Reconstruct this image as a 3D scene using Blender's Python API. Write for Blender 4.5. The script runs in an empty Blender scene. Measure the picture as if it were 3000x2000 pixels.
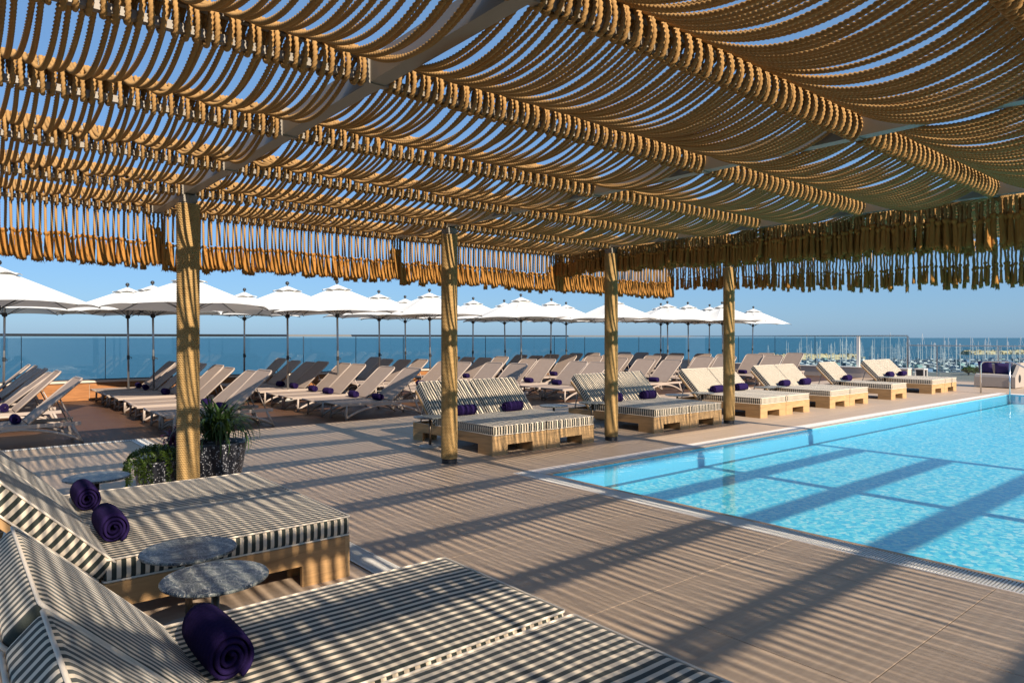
import bpy, bmesh, math, random
import numpy as np
from mathutils import Vector, Matrix
random.seed(7); rng = np.random.default_rng(7)
R = math.radians
scene = bpy.context.scene
C = scene.collection

# ------------------------------------------------------------------ camera
# world axes: X along the line of posts (towards the marina), Y from the pool towards the sea, Z up
cam = bpy.data.cameras.new('camera'); cam_o = bpy.data.objects.new('camera', cam); C.objects.link(cam_o)
TH = math.atan2(2400, 2000)
cam.lens = 24; cam.sensor_width = 36; cam.clip_start = 0.05; cam.clip_end = 90000
cam.shift_y = -11 / 3000
cam_o.location = (0, 0, 1.6); cam_o.rotation_euler = (R(90), 0, -(math.pi / 2 - TH))
scene.camera = cam_o

# ------------------------------------------------------------------ sky, sun, exposure
SUN_DIR = Vector((0.078, 1.0, -0.615)).normalized()          # the way the light travels
world = bpy.data.worlds.new('World'); scene.world = world; world.use_nodes = True
wn = world.node_tree; wn.nodes.clear()
wo = wn.nodes.new('ShaderNodeOutputWorld'); wb = wn.nodes.new('ShaderNodeBackground')
sky = wn.nodes.new('ShaderNodeTexSky'); sky.sky_type = 'NISHITA'; sky.sun_disc = False
sky.sun_elevation = math.asin(-SUN_DIR.z); sky.sun_rotation = math.atan2(-SUN_DIR.x, -SUN_DIR.y)
sky.altitude = 0; sky.air_density = 0.95; sky.dust_density = 0.6; sky.ozone_density = 10
wb.inputs['Strength'].default_value = 0.088
flat_blue_mix = wn.nodes.new('ShaderNodeMix'); flat_blue_mix.data_type = 'RGBA'; flat_blue_mix.inputs[0].default_value = .55   # constant blue mixed in to flatten the sky gradient
flat_blue_mix.inputs[7].default_value = (1.50, 2.70, 4.15, 1)
wn.links.new(sky.outputs[0], flat_blue_mix.inputs[6]); wn.links.new(flat_blue_mix.outputs[2], wb.inputs['Color']); wn.links.new(wb.outputs[0], wo.inputs['Surface'])
sl = bpy.data.lights.new('sun', 'SUN'); sl.energy = 4.6; sl.angle = R(0.5); sl.color = (1.0, 0.87, 0.70)
so = bpy.data.objects.new('sun', sl); C.objects.link(so)
so.rotation_euler = SUN_DIR.to_track_quat('-Z', 'Y').to_euler(); so.location = (0, -20, 20)
scene.view_settings.view_transform = 'Standard'; scene.view_settings.look = 'None'
scene.view_settings.exposure = 0.85; scene.view_settings.gamma = 1.0
scene.view_settings.use_curve_mapping = False
scene.cycles.use_denoising = True
scene.cycles.max_bounces = 8; scene.cycles.diffuse_bounces = 2; scene.cycles.glossy_bounces = 3
scene.cycles.transparent_max_bounces = 14; scene.cycles.transmission_bounces = 4
scene.cycles.caustics_reflective = False; scene.cycles.caustics_refractive = False

# ------------------------------------------------------------------ materials
class N:
    """small helper round one node tree"""
    def __init__(s, name):
        s.m = bpy.data.materials.new(name); s.m.use_nodes = True
        s.t = s.m.node_tree; s.t.nodes.clear()
        s.out = s.t.nodes.new('ShaderNodeOutputMaterial')
    def n(s, typ, **kw):
        x = s.t.nodes.new('ShaderNode' + typ)
        for k, v in kw.items():
            if k.startswith('i_'):
                key = k[2:]
                key = int(key) if key.isdigit() else key.replace('_', ' ')
                s.set(x.inputs[key], v)
            else: setattr(x, k, v)
        return x
    def set(s, sock, v):
        if hasattr(v, 'is_output') or hasattr(v, 'links') and not isinstance(v, (tuple, list, float, int)): s.t.links.new(v, sock)
        elif isinstance(v, tuple) and len(v) == 3 and sock.type == 'RGBA': sock.default_value = (*v, 1)
        else: sock.default_value = v
    def math(s, op, a, b=0.5, c=None):
        x = s.t.nodes.new('ShaderNodeMath'); x.operation = op; s.set(x.inputs[0], a); s.set(x.inputs[1], b)
        if c is not None: s.set(x.inputs[2], c)
        return x.outputs[0]
    def mix(s, f, a, b):
        x = s.t.nodes.new('ShaderNodeMix'); x.data_type = 'RGBA'
        s.set(x.inputs[0], f); s.set(x.inputs[6], a); s.set(x.inputs[7], b); return x.outputs[2]
    def ramp(s, f, stops):
        x = s.t.nodes.new('ShaderNodeValToRGB'); s.set(x.inputs[0], f); e = x.color_ramp.elements
        while len(e) < len(stops): e.new(0.5)
        for i, (p, c) in enumerate(stops): e[i].position = p; e[i].color = (*c, 1)
        return x.outputs[0]
    def obj(s): return s.n('TexCoord').outputs['Object']
    def geo(s): return s.n('NewGeometry').outputs['Position']
    def mapv(s, v, scale=(1, 1, 1), rot=(0, 0, 0), loc=(0, 0, 0)):
        x = s.n('Mapping'); s.set(x.inputs[0], v); x.inputs[1].default_value = loc; x.inputs[2].default_value = rot; x.inputs[3].default_value = scale
        return x.outputs[0]
    def noise(s, v, scale, detail=3, rough=.55, dist=0):
        x = s.n('TexNoise'); s.set(x.inputs['Vector'], v); x.inputs['Scale'].default_value = scale
        x.inputs['Detail'].default_value = detail; x.inputs['Roughness'].default_value = rough; x.inputs['Distortion'].default_value = dist
        return x.outputs[0]
    def rand(s): return s.n('ObjectInfo').outputs['Random']
    def bump(s, h, strength=.3, dist=.01, normal=None):
        x = s.n('Bump'); s.set(x.inputs['Height'], h); x.inputs['Strength'].default_value = strength; x.inputs['Distance'].default_value = dist
        if normal is not None: s.set(x.inputs['Normal'], normal)
        return x.outputs[0]
    def pbsdf(s, col, rough=.6, metal=0., spec=.5, normal=None, **kw):
        p = s.n('BsdfPrincipled'); s.set(p.inputs['Base Color'], col); s.set(p.inputs['Roughness'], rough)
        p.inputs['Metallic'].default_value = metal; p.inputs['Specular IOR Level'].default_value = spec
        if normal is not None: s.set(p.inputs['Normal'], normal)
        for k, v in kw.items(): s.set(p.inputs[k.replace('_', ' ')], v)
        s.t.links.new(p.outputs[0], s.out.inputs['Surface']); return p

M = {}
def simple(name, col, rough=.6, metal=0., var=.12, scale=8., bump=0., spec=.5):
    a = N(name); v = a.obj(); nz = a.noise(v, scale, 4)
    c = a.mix(nz, tuple(x * (1 - var) for x in col), tuple(min(1, x * (1 + var)) for x in col))
    nm = a.bump(a.noise(v, scale * 6, 3), bump, .005) if bump else None
    a.pbsdf(c, rough, metal, spec, nm); M[name] = a.m; return a.m

def rope_mat(name, col, lobes):
    a = N(name); v = a.obj(); rnd = a.rand()
    nz = a.noise(v, 9, 4); fine = a.noise(v, 160, 2)
    f = a.math('ADD', a.math('MULTIPLY', nz, .55), a.math('MULTIPLY', fine, .25))
    f = a.math('ADD', f, a.math('MULTIPLY', rnd, .22))
    d = tuple(x * .62 for x in col); l = tuple(min(1, x * 1.3) for x in col)
    c = a.mix(f, d, l)
    h = fine
    nm = a.bump(h, .5, .004)
    a.pbsdf(c, .85, 0, .15, nm); M[name] = a.m
rope_mat('rope', (.38, .215, .078), True)
rope_mat('tassel', (.40, .185, .045), True)

# wrapped post: strands slant across every coil
a = N('rope_wrap'); v = a.obj()
sx = a.n('SeparateXYZ', i_0=v); ang = a.math('ARCTAN2', sx.outputs[1], sx.outputs[0])
st = a.math('ADD', a.math('MULTIPLY', ang, 26), a.math('MULTIPLY', sx.outputs[2], 185))
w = a.math('SINE', st); nz = a.noise(v, 14, 4)
cv = a.mix(a.math('ADD', a.math('MULTIPLY', nz, .8), a.math('MULTIPLY', w, .09)), (.28, .165, .060), (.62, .41, .175))
a.pbsdf(cv, .85, 0, .15, a.bump(a.math('ADD', a.math('MULTIPLY', w, .5), a.noise(v, 150, 2)), .5, .004)); M['rope_wrap'] = a.m

simple('cream_metal', (.25, .215, .17), .45, 0, .06, 3, 0)
simple('rail_metal', (.20, .21, .22), .4, .3, .05, 3)
simple('grey_metal', (.38, .39, .40), .35, .8, .05, 3)
simple('bronze', (.13, .095, .065), .35, .7, .1, 5)
simple('steel', (.62, .62, .62), .22, 1., .04, 3)
simple('dark_metal', (.045, .045, .05), .4, .4, .1, 5)
simple('black_plastic', (.02, .02, .022), .45, 0, .1, 5)

# wood of the daybeds
def wood(name, col, axis=0, board=0):
    a = N(name); v = a.obj()
    sc = [14, 14, 14]; sc[axis] = 1.3
    g = a.noise(a.mapv(v, tuple(sc)), 1.6, 6, .65, 1.0); g2 = a.noise(a.mapv(v, tuple(x * 5 for x in sc)), 2, 2)
    c = a.ramp(g, [(.30, tuple(x * .52 for x in col)), (.48, tuple(x * .92 for x in col)), (.70, tuple(min(1, x * 1.25) for x in col))])
    c = a.mix(a.math('MULTIPLY', g2, .35), c, tuple(x * .6 for x in col))
    c = a.mix(a.math('MULTIPLY', a.rand(), .3), c, tuple(x * .78 for x in col))
    a.pbsdf(c, .5, 0, .35, a.bump(g2, .15, .002)); M[name] = a.m
wood('oak', (.47, .275, .12)); wood('oak_end', (.54, .335, .155), 1)
wood('teak_clad', (.36, .15, .05), 0)

# striped mattress fabric: cloth stripes along the bed on top, across on the sides
def stripes(name, axis, period=.047):
    a = N(name); v = a.obj(); s = a.n('SeparateXYZ', i_0=v)
    wob = a.math('MULTIPLY', a.math('SUBTRACT', a.noise(v, 5, 2), .5), .006)
    q = a.math('FRACT', a.math('DIVIDE', a.math('ADD', s.outputs[axis], a.math('ADD', wob, 10.0)), period))
    tri = a.math('ABSOLUTE', a.math('SUBTRACT', q, .5))
    f = a.n('MapRange', i_0=tri, i_1=.245, i_2=.275).outputs[0]
    weave = a.noise(v, 420, 2)
    cream = a.mix(a.noise(v, 4, 3), (.66, .54, .405), (.78, .66, .51))
    dark = a.mix(weave, (.024, .030, .026), (.058, .066, .056))
    c = a.mix(f, dark, cream)
    puff = a.noise(v, 7, 3)
    a.pbsdf(c, .9, 0, .12, a.bump(weave, .12, .002, a.bump(puff, .25, .02)), Sheen_Weight=.15); M[name] = a.m
stripes('stripe_top', 1); stripes('stripe_side', 0)
simple('piping', (.74, .64, .52), .9, 0, .08, 30)
# towel
a = N('towel'); v = a.obj(); fz = a.noise(v, 260, 2)
s = a.n('SeparateXYZ', i_0=v); rib = a.math('SINE', a.math('MULTIPLY', s.outputs[1], 210))
c = a.mix(a.math('ADD', a.math('MULTIPLY', fz, .8), a.math('MULTIPLY', rib, .06)), (.008, .005, .028), (.034, .019, .095))
a.pbsdf(c, 1., 0, .05, a.bump(a.math('ADD', fz, a.math('MULTIPLY', rib, .15)), .6, .006)); M['towel'] = a.m
simple('cushion_purple', (.028, .016, .09), .95, 0, .2, 40, .3)

# lounger
a = N('sling'); v = a.obj()
s = a.n('SeparateXYZ', i_0=v)
wv = a.math('MULTIPLY', a.math('SINE', a.math('MULTIPLY', s.outputs[0], 900)), a.math('SINE', a.math('MULTIPLY', s.outputs[1], 900)))
c = a.mix(a.noise(v, 6, 3), (.27, .205, .17), (.34, .265, .22))
c = a.mix(a.math('MULTIPLY', a.rand(), .25), c, (.22, .17, .14))
a.pbsdf(c, .8, 0, .2, a.bump(wv, .1, .001)); M['sling'] = a.m
simple('lounger_resin', (.37, .295, .245), .45, 0, .06, 5)
# umbrella canvas
a = N('canvas'); v = a.obj()
cl = a.mix(a.noise(v, 3, 4), (.73, .72, .69), (.81, .80, .77))
d = a.n('BsdfDiffuse'); a.set(d.inputs[0], cl); tr = a.n('BsdfTranslucent'); a.set(tr.inputs[0], (.80, .76, .68))
a.set(d.inputs['Normal'], a.bump(a.noise(v, 2.5, 3), .25, .05))
mx = a.n('MixShader'); mx.inputs[0].default_value = .18
a.t.links.new(d.outputs[0], mx.inputs[1]); a.t.links.new(tr.outputs[0], mx.inputs[2]); a.t.links.new(mx.outputs[0], a.out.inputs[0]); M['canvas'] = a.m
# stone table top
a = N('marble'); v = a.obj()
wv = a.noise(v, 4.2, 6, .62, 2.4); w2 = a.noise(a.mapv(v, (1, 2.2, 1), (0, 0, .6)), 9, 5, .62, 1.6)
c = a.ramp(wv, [(.32, (.012, .018, .030)), (.45, (.050, .066, .085)), (.54, (.20, .21, .19)), (.60, (.075, .09, .095)), (.72, (.022, .03, .035))])
vein = a.math('LESS_THAN', a.math('ABSOLUTE', a.math('SUBTRACT', w2, .5)), .016)
c = a.mix(a.math('MULTIPLY', vein, .6), c, (.48, .47, .43))
a.pbsdf(c, .33, 0, .22); M['marble'] = a.m
simple('stone_base', (.42, .39, .35), .6, 0, .25, 30, .2)
# speckled pot
a = N('speckle_pot'); v = a.obj()
vo = a.n('TexVoronoi', i_Vector=v); vo.inputs['Scale'].default_value = 62; vo.feature = 'F1'
gr = a.n('SeparateXYZ', i_0=vo.outputs['Color']).outputs[0]
fl = a.math('MULTIPLY', a.math('GREATER_THAN', gr, .55), a.math('LESS_THAN', vo.outputs['Distance'], .42))
fl = a.math('MULTIPLY', fl, a.math('GREATER_THAN', a.noise(v, 30, 3), .42))
c = a.mix(fl, a.mix(a.noise(v, 20, 3), (.008, .009, .013), (.03, .032, .042)), (.42, .42, .45))
a.pbsdf(c, .3, 0, .5, a.bump(fl, .3, .004)); M['speckle_pot'] = a.m
simple('soil', (.04, .028, .02), 1., 0, .3, 60, .5)
def leafmat(name, col):
    a = N(name); v = a.obj()
    c = a.mix(a.math('ADD', a.math('MULTIPLY', a.noise(v, 25, 2), .5), a.math('MULTIPLY', a.rand(), .6)), tuple(x * .5 for x in col), tuple(x * 1.5 for x in col))
    p = a.pbsdf(c, .42, 0, .4); tr = a.n('BsdfTranslucent'); a.set(tr.inputs[0], tuple(min(1, x * 1.5) for x in col))
    mx = a.n('MixShader'); mx.inputs[0].default_value = .2
    a.t.links.new(p.outputs[0], mx.inputs[1]); a.t.links.new(tr.outputs[0], mx.inputs[2]); a.t.links.new(mx.outputs[0], a.out.inputs[0]); M[name] = a.m
leafmat('leaf_dark', (.045, .085, .022)); leafmat('leaf_green', (.06, .10, .014)); leafmat('leaf_purple', (.09, .02, .06)); leafmat('leaf_tree', (.05, .085, .02))

# deck tiles: wood-look grooves run along X
a = N('deck_tile'); v = a.geo()
gl = a.noise(a.mapv(v, (.8, 22, 1)), 1.0, 3, .5); fine = a.noise(a.mapv(v, (3, 190, 1)), 1.0, 2)
sp = a.noise(v, 38, 4, .7)
c = a.ramp(gl, [(.2, (.40, .292, .205)), (.5, (.47, .35, .25)), (.8, (.54, .41, .30))])
c = a.mix(a.math('MULTIPLY', sp, .4), c, (.36, .265, .19))
c = a.mix(a.math('MULTIPLY', a.rand(), .22), c, (.36, .26, .185))
s = a.n('SeparateXYZ', i_0=v); gv = a.math('SINE', a.math('MULTIPLY', s.outputs[1], 310))
a.pbsdf(c, a.ramp(sp, [(.3, (.42, .42, .42)), (.7, (.62, .62, .62))]), 0, .35, a.bump(a.math('ADD', a.math('MULTIPLY', gv, .35), fine), .10, .002)); M['deck_tile'] = a.m
simple('slab', (.10, .085, .075), .9, 0, .2, 6)
# sun deck: brown timber boards
a = N('brown_deck'); v = a.geo(); s = a.n('SeparateXYZ', i_0=v)
row = a.math('DIVIDE', s.outputs[1], .14); fr = a.math('FRACT', row); rid = a.math('FLOOR', row)
wnz = a.n('TexWhiteNoise', noise_dimensions='1D'); a.set(wnz.inputs['W'], rid)
g = a.noise(a.mapv(v, (1.1, 16, 1)), 1.5, 5, .65, .4); st = a.noise(v, 2.2, 5, .7)
c = a.ramp(g, [(.3, (.050, .021, .010)), (.55, (.105, .047, .023)), (.75, (.165, .080, .042))])
c = a.mix(a.math('MULTIPLY', wnz.outputs[0], .4), c, (.075, .036, .02))
c = a.mix(a.math('MULTIPLY', a.math('SUBTRACT', st, .35), .9), c, (.125, .080, .052))
gap = a.math('LESS_THAN', fr, .05); c = a.mix(gap, c, (.015, .01, .008))
a.pbsdf(c, .55, 0, .3, a.bump(a.math('SUBTRACT', g, gap), .3, .004)); M['brown_deck'] = a.m
simple('grate_white', (.70, .67, .62), .45, 0, .08, 12); simple('grate_grey', (.30, .31, .33), .5, .2, .1, 12)
simple('dark_slot', (.012, .012, .013), .8, 0, .1, 6); simple('lip_stone', (.46, .31, .20), .55, 0, .15, 20)
simple('coping', (.80, .72, .66), .55, 0, .06, 9)
simple('plaster', (.55, .46, .38), .8, 0, .08, 4, .1); simple('white_paint', (.78, .74, .68), .6, 0, .04, 4)
simple('wicker', (.36, .305, .26), .8, 0, .15, 60, .5); simple('cushion_grey', (.50, .45, .42), .95, 0, .06, 20)

# pool mosaic: small blue tiles, with the caustic sparkle painted in as pale cells
a = N('mosaic_caustics'); v = a.geo()
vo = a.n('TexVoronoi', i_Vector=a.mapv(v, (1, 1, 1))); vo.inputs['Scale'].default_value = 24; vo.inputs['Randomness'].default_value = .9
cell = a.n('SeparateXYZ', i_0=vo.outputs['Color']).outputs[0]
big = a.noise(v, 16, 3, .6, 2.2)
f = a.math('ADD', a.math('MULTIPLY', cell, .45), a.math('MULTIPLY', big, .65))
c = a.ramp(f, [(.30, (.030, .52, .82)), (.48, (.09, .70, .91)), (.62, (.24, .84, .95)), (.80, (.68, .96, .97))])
a.pbsdf(c, .35, 0, .4); M['mosaic_caustics'] = a.m
simple('pool_wall', (.13, .50, .70), .35, 0, .12, 40); simple('pool_trim', (.03, .10, .17), .35, 0, .15, 40)
# water: clear, tinted, with a mirror that grows towards grazing view
a = N('water'); v = a.geo()
h = a.math('ADD', a.noise(a.mapv(v, (1, 1, 1)), 1.6, 3, .5, .5), a.math('MULTIPLY', a.noise(v, 7, 2, .5, .6), .22))
nm = a.bump(h, .11, .05)
fr = a.n('Fresnel'); fr.inputs['IOR'].default_value = 1.33; a.set(fr.inputs['Normal'], nm)
tp = a.n('BsdfTransparent'); a.set(tp.inputs[0], (.88, .975, .99)); gs = a.n('BsdfGlossy'); gs.inputs['Roughness'].default_value = .02; a.set(gs.inputs['Normal'], nm)
mx = a.n('MixShader'); a.set(mx.inputs[0], a.math('MINIMUM', fr.outputs[0], .30))
a.t.links.new(tp.outputs[0], mx.inputs[1]); a.t.links.new(gs.outputs[0], mx.inputs[2]); a.t.links.new(mx.outputs[0], a.out.inputs[0]); M['water'] = a.m
# sea
a = N('sea'); v = a.geo()
h1 = a.noise(a.mapv(v, (.05, .16, .1), (0, 0, R(12))), 1, 4, .6, .3); h2 = a.noise(a.mapv(v, (.012, .03, .1), (0, 0, R(-20))), 1, 3, .55)
c = a.mix(a.noise(a.mapv(v, (.0025, .006, .01), (0, 0, R(40))), 1, 4), (.006, .062, .095), (.012, .092, .13))
a.pbsdf(c, .28, 0, .16, a.bump(a.math('ADD', h1, a.math('MULTIPLY', h2, 1.5)), .55, 1.2), IOR=1.33); M['sea'] = a.m
# clear railing glass
a = N('railing_glass')
tp = a.n('BsdfTransparent'); a.set(tp.inputs[0], (.82, .91, .93)); gs = a.n('BsdfGlossy'); gs.inputs['Roughness'].default_value = .01; a.set(gs.inputs[0], (.95, 1, 1))
lw = a.n('LayerWeight'); lw.inputs[0].default_value = .5
mx = a.n('MixShader'); a.set(mx.inputs[0], a.math('ADD', a.math('MULTIPLY', a.math('POWER', lw.outputs['Facing'], 5), .9), .035))
a.t.links.new(tp.outputs[0], mx.inputs[1]); a.t.links.new(gs.outputs[0], mx.inputs[2]); a.t.links.new(mx.outputs[0], a.out.inputs[0]); M['railing_glass'] = a.m
simple('boat_white', (.48, .49, .49), .35, 0, .05, .2); simple('boat_blue', (.06, .13, .24), .6, 0, .2, .3); simple('boat_dark', (.06, .08, .11), .5, 0, .2, .3)
simple('mast', (.46, .48, .50), .5, 0, .08, .1); simple('boat_teal', (.16, .27, .26), .6, 0, .2, .3)
a = N('rock'); v = a.geo(); c = a.ramp(a.noise(v, .35, 6, .7), [(.3, (.20, .15, .09)), (.55, (.46, .37, .23)), (.75, (.60, .50, .34))])
a.pbsdf(c, .9, 0, .2, a.bump(a.noise(v, .8, 4), .8, .5)); M['rock'] = a.m
simple('quay', (.16, .145, .125), .85, 0, .2, .1); simple('bark', (.10, .07, .05), .9, 0, .3, 3)

# ------------------------------------------------------------------ geometry helpers
class MB:
    def __init__(s): s.v = []; s.f = []; s.mi = []
    def add(s, vs, fs, mi=0):
        o = len(s.v); s.v.extend([tuple(map(float, p)) for p in vs]); s.f.extend([tuple(i + o for i in f) for f in fs]); s.mi.extend([mi] * len(fs)); return s
    def box(s, x0, x1, y0, y1, z0, z1, mi=0):
        return s.add([(x0, y0, z0), (x1, y0, z0), (x1, y1, z0), (x0, y1, z0), (x0, y0, z1), (x1, y0, z1), (x1, y1, z1), (x0, y1, z1)],
                     [(3, 2, 1, 0), (4, 5, 6, 7), (0, 1, 5, 4), (1, 2, 6, 5), (2, 3, 7, 6), (3, 0, 4, 7)], mi)
    def tube(s, pts, r, n=8, cap=True, closed=False, mi=0):
        pts = [Vector(p) for p in pts]; k = len(pts); rs = r if isinstance(r, (list, tuple)) else [r] * k
        vs = []; up = None
        for i, p in enumerate(pts):
            if closed: t = (pts[(i + 1) % k] - pts[i - 1]).normalized()
            else: t = (pts[min(i + 1, k - 1)] - pts[max(i - 1, 0)]).normalized()
            if up is None: up = Vector((0, 0, 1)) if abs(t.z) < .9 else Vector((1, 0, 0))
            a_ = (up - t * up.dot(t)); a_ = a_.normalized() if a_.length > 1e-5 else t.orthogonal().normalized()
            up = a_; b_ = t.cross(a_)
            for j in range(n):
                q = 2 * math.pi * j / n; vs.append(p + (a_ * math.cos(q) + b_ * math.sin(q)) * rs[i])
        fs = []
        for i in range(k if closed else k - 1):
            i2 = (i + 1) % k
            for j in range(n): fs.append((i * n + j, i * n + (j + 1) % n, i2 * n + (j + 1) % n, i2 * n + j))
        if cap and not closed: fs += [tuple(range(n))[::-1], tuple((k - 1) * n + j for j in range(n))]
        return s.add(vs, fs, mi)
    def lathe(s, prof, n=24, c=(0, 0, 0), mi=0, cap=True):
        vs = []; fs = []
        for (r, z) in prof:
            for j in range(n):
                q = 2 * math.pi * j / n; vs.append((c[0] + r * math.cos(q), c[1] + r * math.sin(q), c[2] + z))
        for i in range(len(prof) - 1):
            for j in range(n): fs.append((i * n + j, i * n + (j + 1) % n, (i + 1) * n + (j + 1) % n, (i + 1) * n + j))
        if cap: fs += [tuple(range(n))[::-1], tuple((len(prof) - 1) * n + j for j in range(n))]
        return s.add(vs, fs, mi)
    def prism(s, poly, fn, mi=0):
        """poly: 2-D outline; fn(p, side) -> 3-D point for side 0 / 1"""
        k = len(poly); vs = [fn(p, 0) for p in poly] + [fn(p, 1) for p in poly]
        fs = [tuple(range(k))[::-1], tuple(range(k, 2 * k))] + [(i, (i + 1) % k, k + (i + 1) % k, k + i) for i in range(k)]
        return s.add(vs, fs, mi)
    def mesh(s, name, mats, smooth=False, fix=True):
        me = bpy.data.meshes.new(name); me.from_pydata(s.v, [], s.f)
        for m_ in (mats if isinstance(mats, (list, tuple)) else [mats]): me.materials.append(M[m_] if isinstance(m_, str) else m_)
        me.polygons.foreach_set('material_index', s.mi)
        if fix:
            bm = bmesh.new(); bm.from_mesh(me); bmesh.ops.recalc_face_normals(bm, faces=bm.faces); bm.to_mesh(me); bm.free()
        if smooth: me.polygons.foreach_set('use_smooth', [True] * len(me.polygons))
        me.update(); return me
    def build(s, name, mats, parent=None, smooth=False, loc=None, fix=True):
        return link(name, s.mesh(name, mats, smooth, fix), parent, loc)

def link(name, me, parent=None, loc=None, rz=None):
    o = bpy.data.objects.new(name, me); C.objects.link(o)
    if parent is not None: o.parent = parent
    if loc is not None: o.location = loc
    if rz is not None: o.rotation_euler = (0, 0, rz)
    return o
def tag(o, label=None, cat=None, group=None, kind=None):
    if label: o['label'] = label
    if cat: o['category'] = cat
    if group: o['group'] = group
    if kind: o['kind'] = kind
    return o
def empty(name, loc=(0, 0, 0), rz=0.):
    o = bpy.data.objects.new(name, None); C.objects.link(o); o.location = loc; o.rotation_euler = (0, 0, rz); o.empty_display_size = .2; return o
def copy_tree(o, parent=None):
    c = o.copy(); C.objects.link(c); c.parent = parent
    for ch in list(o.children): copy_tree(ch, c)
    return c
def npmesh(name, verts, faces, mat, smooth=True):
    me = bpy.data.meshes.new(name); me.vertices.add(len(verts)); me.vertices.foreach_set('co', np.asarray(verts, np.float32).ravel())
    nf = len(faces); me.loops.add(nf * 4); me.polygons.add(nf)
    me.loops.foreach_set('vertex_index', np.asarray(faces, np.int32).ravel())
    me.polygons.foreach_set('loop_start', np.arange(nf, dtype=np.int32) * 4)
    me.materials.append(M[mat]); me.update(calc_edges=True)
    me.polygons.foreach_set('use_smooth', np.ones(nf, bool)); return me
ORD = 'first second third fourth fifth sixth seventh eighth ninth tenth eleventh twelfth'.split()

# ------------------------------------------------------------------ the terrace
PX0, PX1, PY0, PY1 = 5.48, 23.2, -5.0, 5.87              # pool basin
DX0, DX1, DY0, DYS, DY1 = -4.0, 28.6, -7.5, 11.9, 20.75   # terrace; sun deck starts at DYS
GX = 5.18; GY = 6.2                                        # outer edges of the overflow grate
ZS = -0.03
b = MB()
b.box(DX0, PX0 - .02, DY0, DY1, -1.9, ZS); b.box(PX0 - .02, DX1, PY1 + .02, DY1, -1.9, ZS)
b.box(PX1 + .02, DX1, DY0, PY1 + .02, -1.9, ZS); b.box(PX0 - .02, PX1 + .02, DY0, PY0, -1.9, ZS)
tag(b.build('terrace_slab', 'slab'), kind='structure')
b = MB(); b.box(DX0 + .3, DX1 - .3, DY0 + .3, DY1 - .3, -14.5, -1.92)
o = b.build('hotel_building', 'plaster'); tag(o, 'plain rendered storeys of the building under the pool terrace', 'building')
b = MB(); b.add([(DX0, DYS + .12, ZS + .034), (DX1, DYS + .12, ZS + .034), (DX1, DY1 - .6, ZS + .034), (DX0, DY1 - .6, ZS + .034)], [(0, 1, 2, 3)])
tag(b.build('sun_deck', 'brown_deck'), kind='structure')
b = MB(); b.add([(DX0, DY0, ZS + .004), (GX, DY0, ZS + .004), (GX, DYS, ZS + .004), (DX0, DYS, ZS + .004)], [(0, 1, 2, 3)])
b.add([(GX, GY, ZS + .004), (DX1, GY, ZS + .004), (DX1, DYS, ZS + .004), (GX, DYS, ZS + .004)], [(0, 1, 2, 3)])
deck = tag(b.build('pool_deck', 'dark_slot'), kind='structure')
T = 1.365; n_t = 0; shared = {}
def tile(x0, x1, y0, y1):
    global n_t
    if x1 - x0 < .03 or y1 - y0 < .03: return
    g_ = .0022; key = (round(x1 - x0, 3), round(y1 - y0, 3))
    if key not in shared:
        w_, h_ = (x1 - x0) / 2 - g_, (y1 - y0) / 2 - g_; e = .002
        m_ = MB(); z0, z1 = ZS + .006, 0.
        vs = [(-w_, -h_, z0), (w_, -h_, z0), (w_, h_, z0), (-w_, h_, z0), (-w_, -h_, z1 - e), (w_, -h_, z1 - e), (w_, h_, z1 - e), (-w_, h_, z1 - e),
              (-w_ + e, -h_ + e, z1), (w_ - e, -h_ + e, z1), (w_ - e, h_ - e, z1), (-w_ + e, h_ - e, z1)]
        fs = [(0, 1, 5, 4), (1, 2, 6, 5), (2, 3, 7, 6), (3, 0, 4, 7), (4, 5, 9, 8), (5, 6, 10, 9), (6, 7, 11, 10), (7, 4, 8, 11), (8, 9, 10, 11)]
        m_.add(vs, fs); shared[key] = m_.mesh('deck_tile', 'deck_tile', False, False)
    link('deck_tile', shared[key], deck, ((x0 + x1) / 2, (y0 + y1) / 2, random.uniform(-.0008, .0003))); n_t += 1
for j in range(-6, 9):
    y0, y1 = .005 + j * T, .005 + (j + 1) * T
    off = 3.24 if j % 2 else 3.24 - T / 2
    for i in range(-6, 20):
        x0, x1 = off + i * T, off + (i + 1) * T
        ya, yb = max(y0, DY0), min(y1, DYS)
        # in front of the pool and beside it
        if x0 < GX: tile(max(x0, -2.2), min(x1, GX), max(ya, -2.0), yb)
        if x1 > GX: tile(max(x0, GX), min(x1, DX1), max(ya, GY), yb)
        if x1 > PX1 + .33 and ya < GY: tile(max(x0, PX1 + .33), min(x1, DX1), max(ya, 0), min(yb, GY))

# ------------------------------------------------------------------ pool
ZP = -0.27; ZW = -0.022
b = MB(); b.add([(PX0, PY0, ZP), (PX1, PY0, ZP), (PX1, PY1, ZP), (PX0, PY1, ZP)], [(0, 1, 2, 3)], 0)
zt = -.01
b.add([(PX0, PY0, ZP), (PX0, PY1, ZP), (PX0, PY1, zt), (PX0, PY0, zt)], [(0, 1, 2, 3)], 1)
b.add([(PX1, PY0, ZP), (PX1, PY1, ZP), (PX1, PY1, zt), (PX1, PY0, zt)], [(3, 2, 1, 0)], 1)
b.add([(PX0, PY1, ZP), (PX1, PY1, ZP), (PX1, PY1, zt), (PX0, PY1, zt)], [(0, 1, 2, 3)], 1)
b.add([(PX0, PY0, ZP), (PX1, PY0, ZP), (PX1, PY0, zt), (PX0, PY0, zt)], [(3, 2, 1, 0)], 1)
basin = tag(b.build('pool_basin', ['mosaic_caustics', 'pool_wall'], fix=False), kind='structure')
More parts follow.
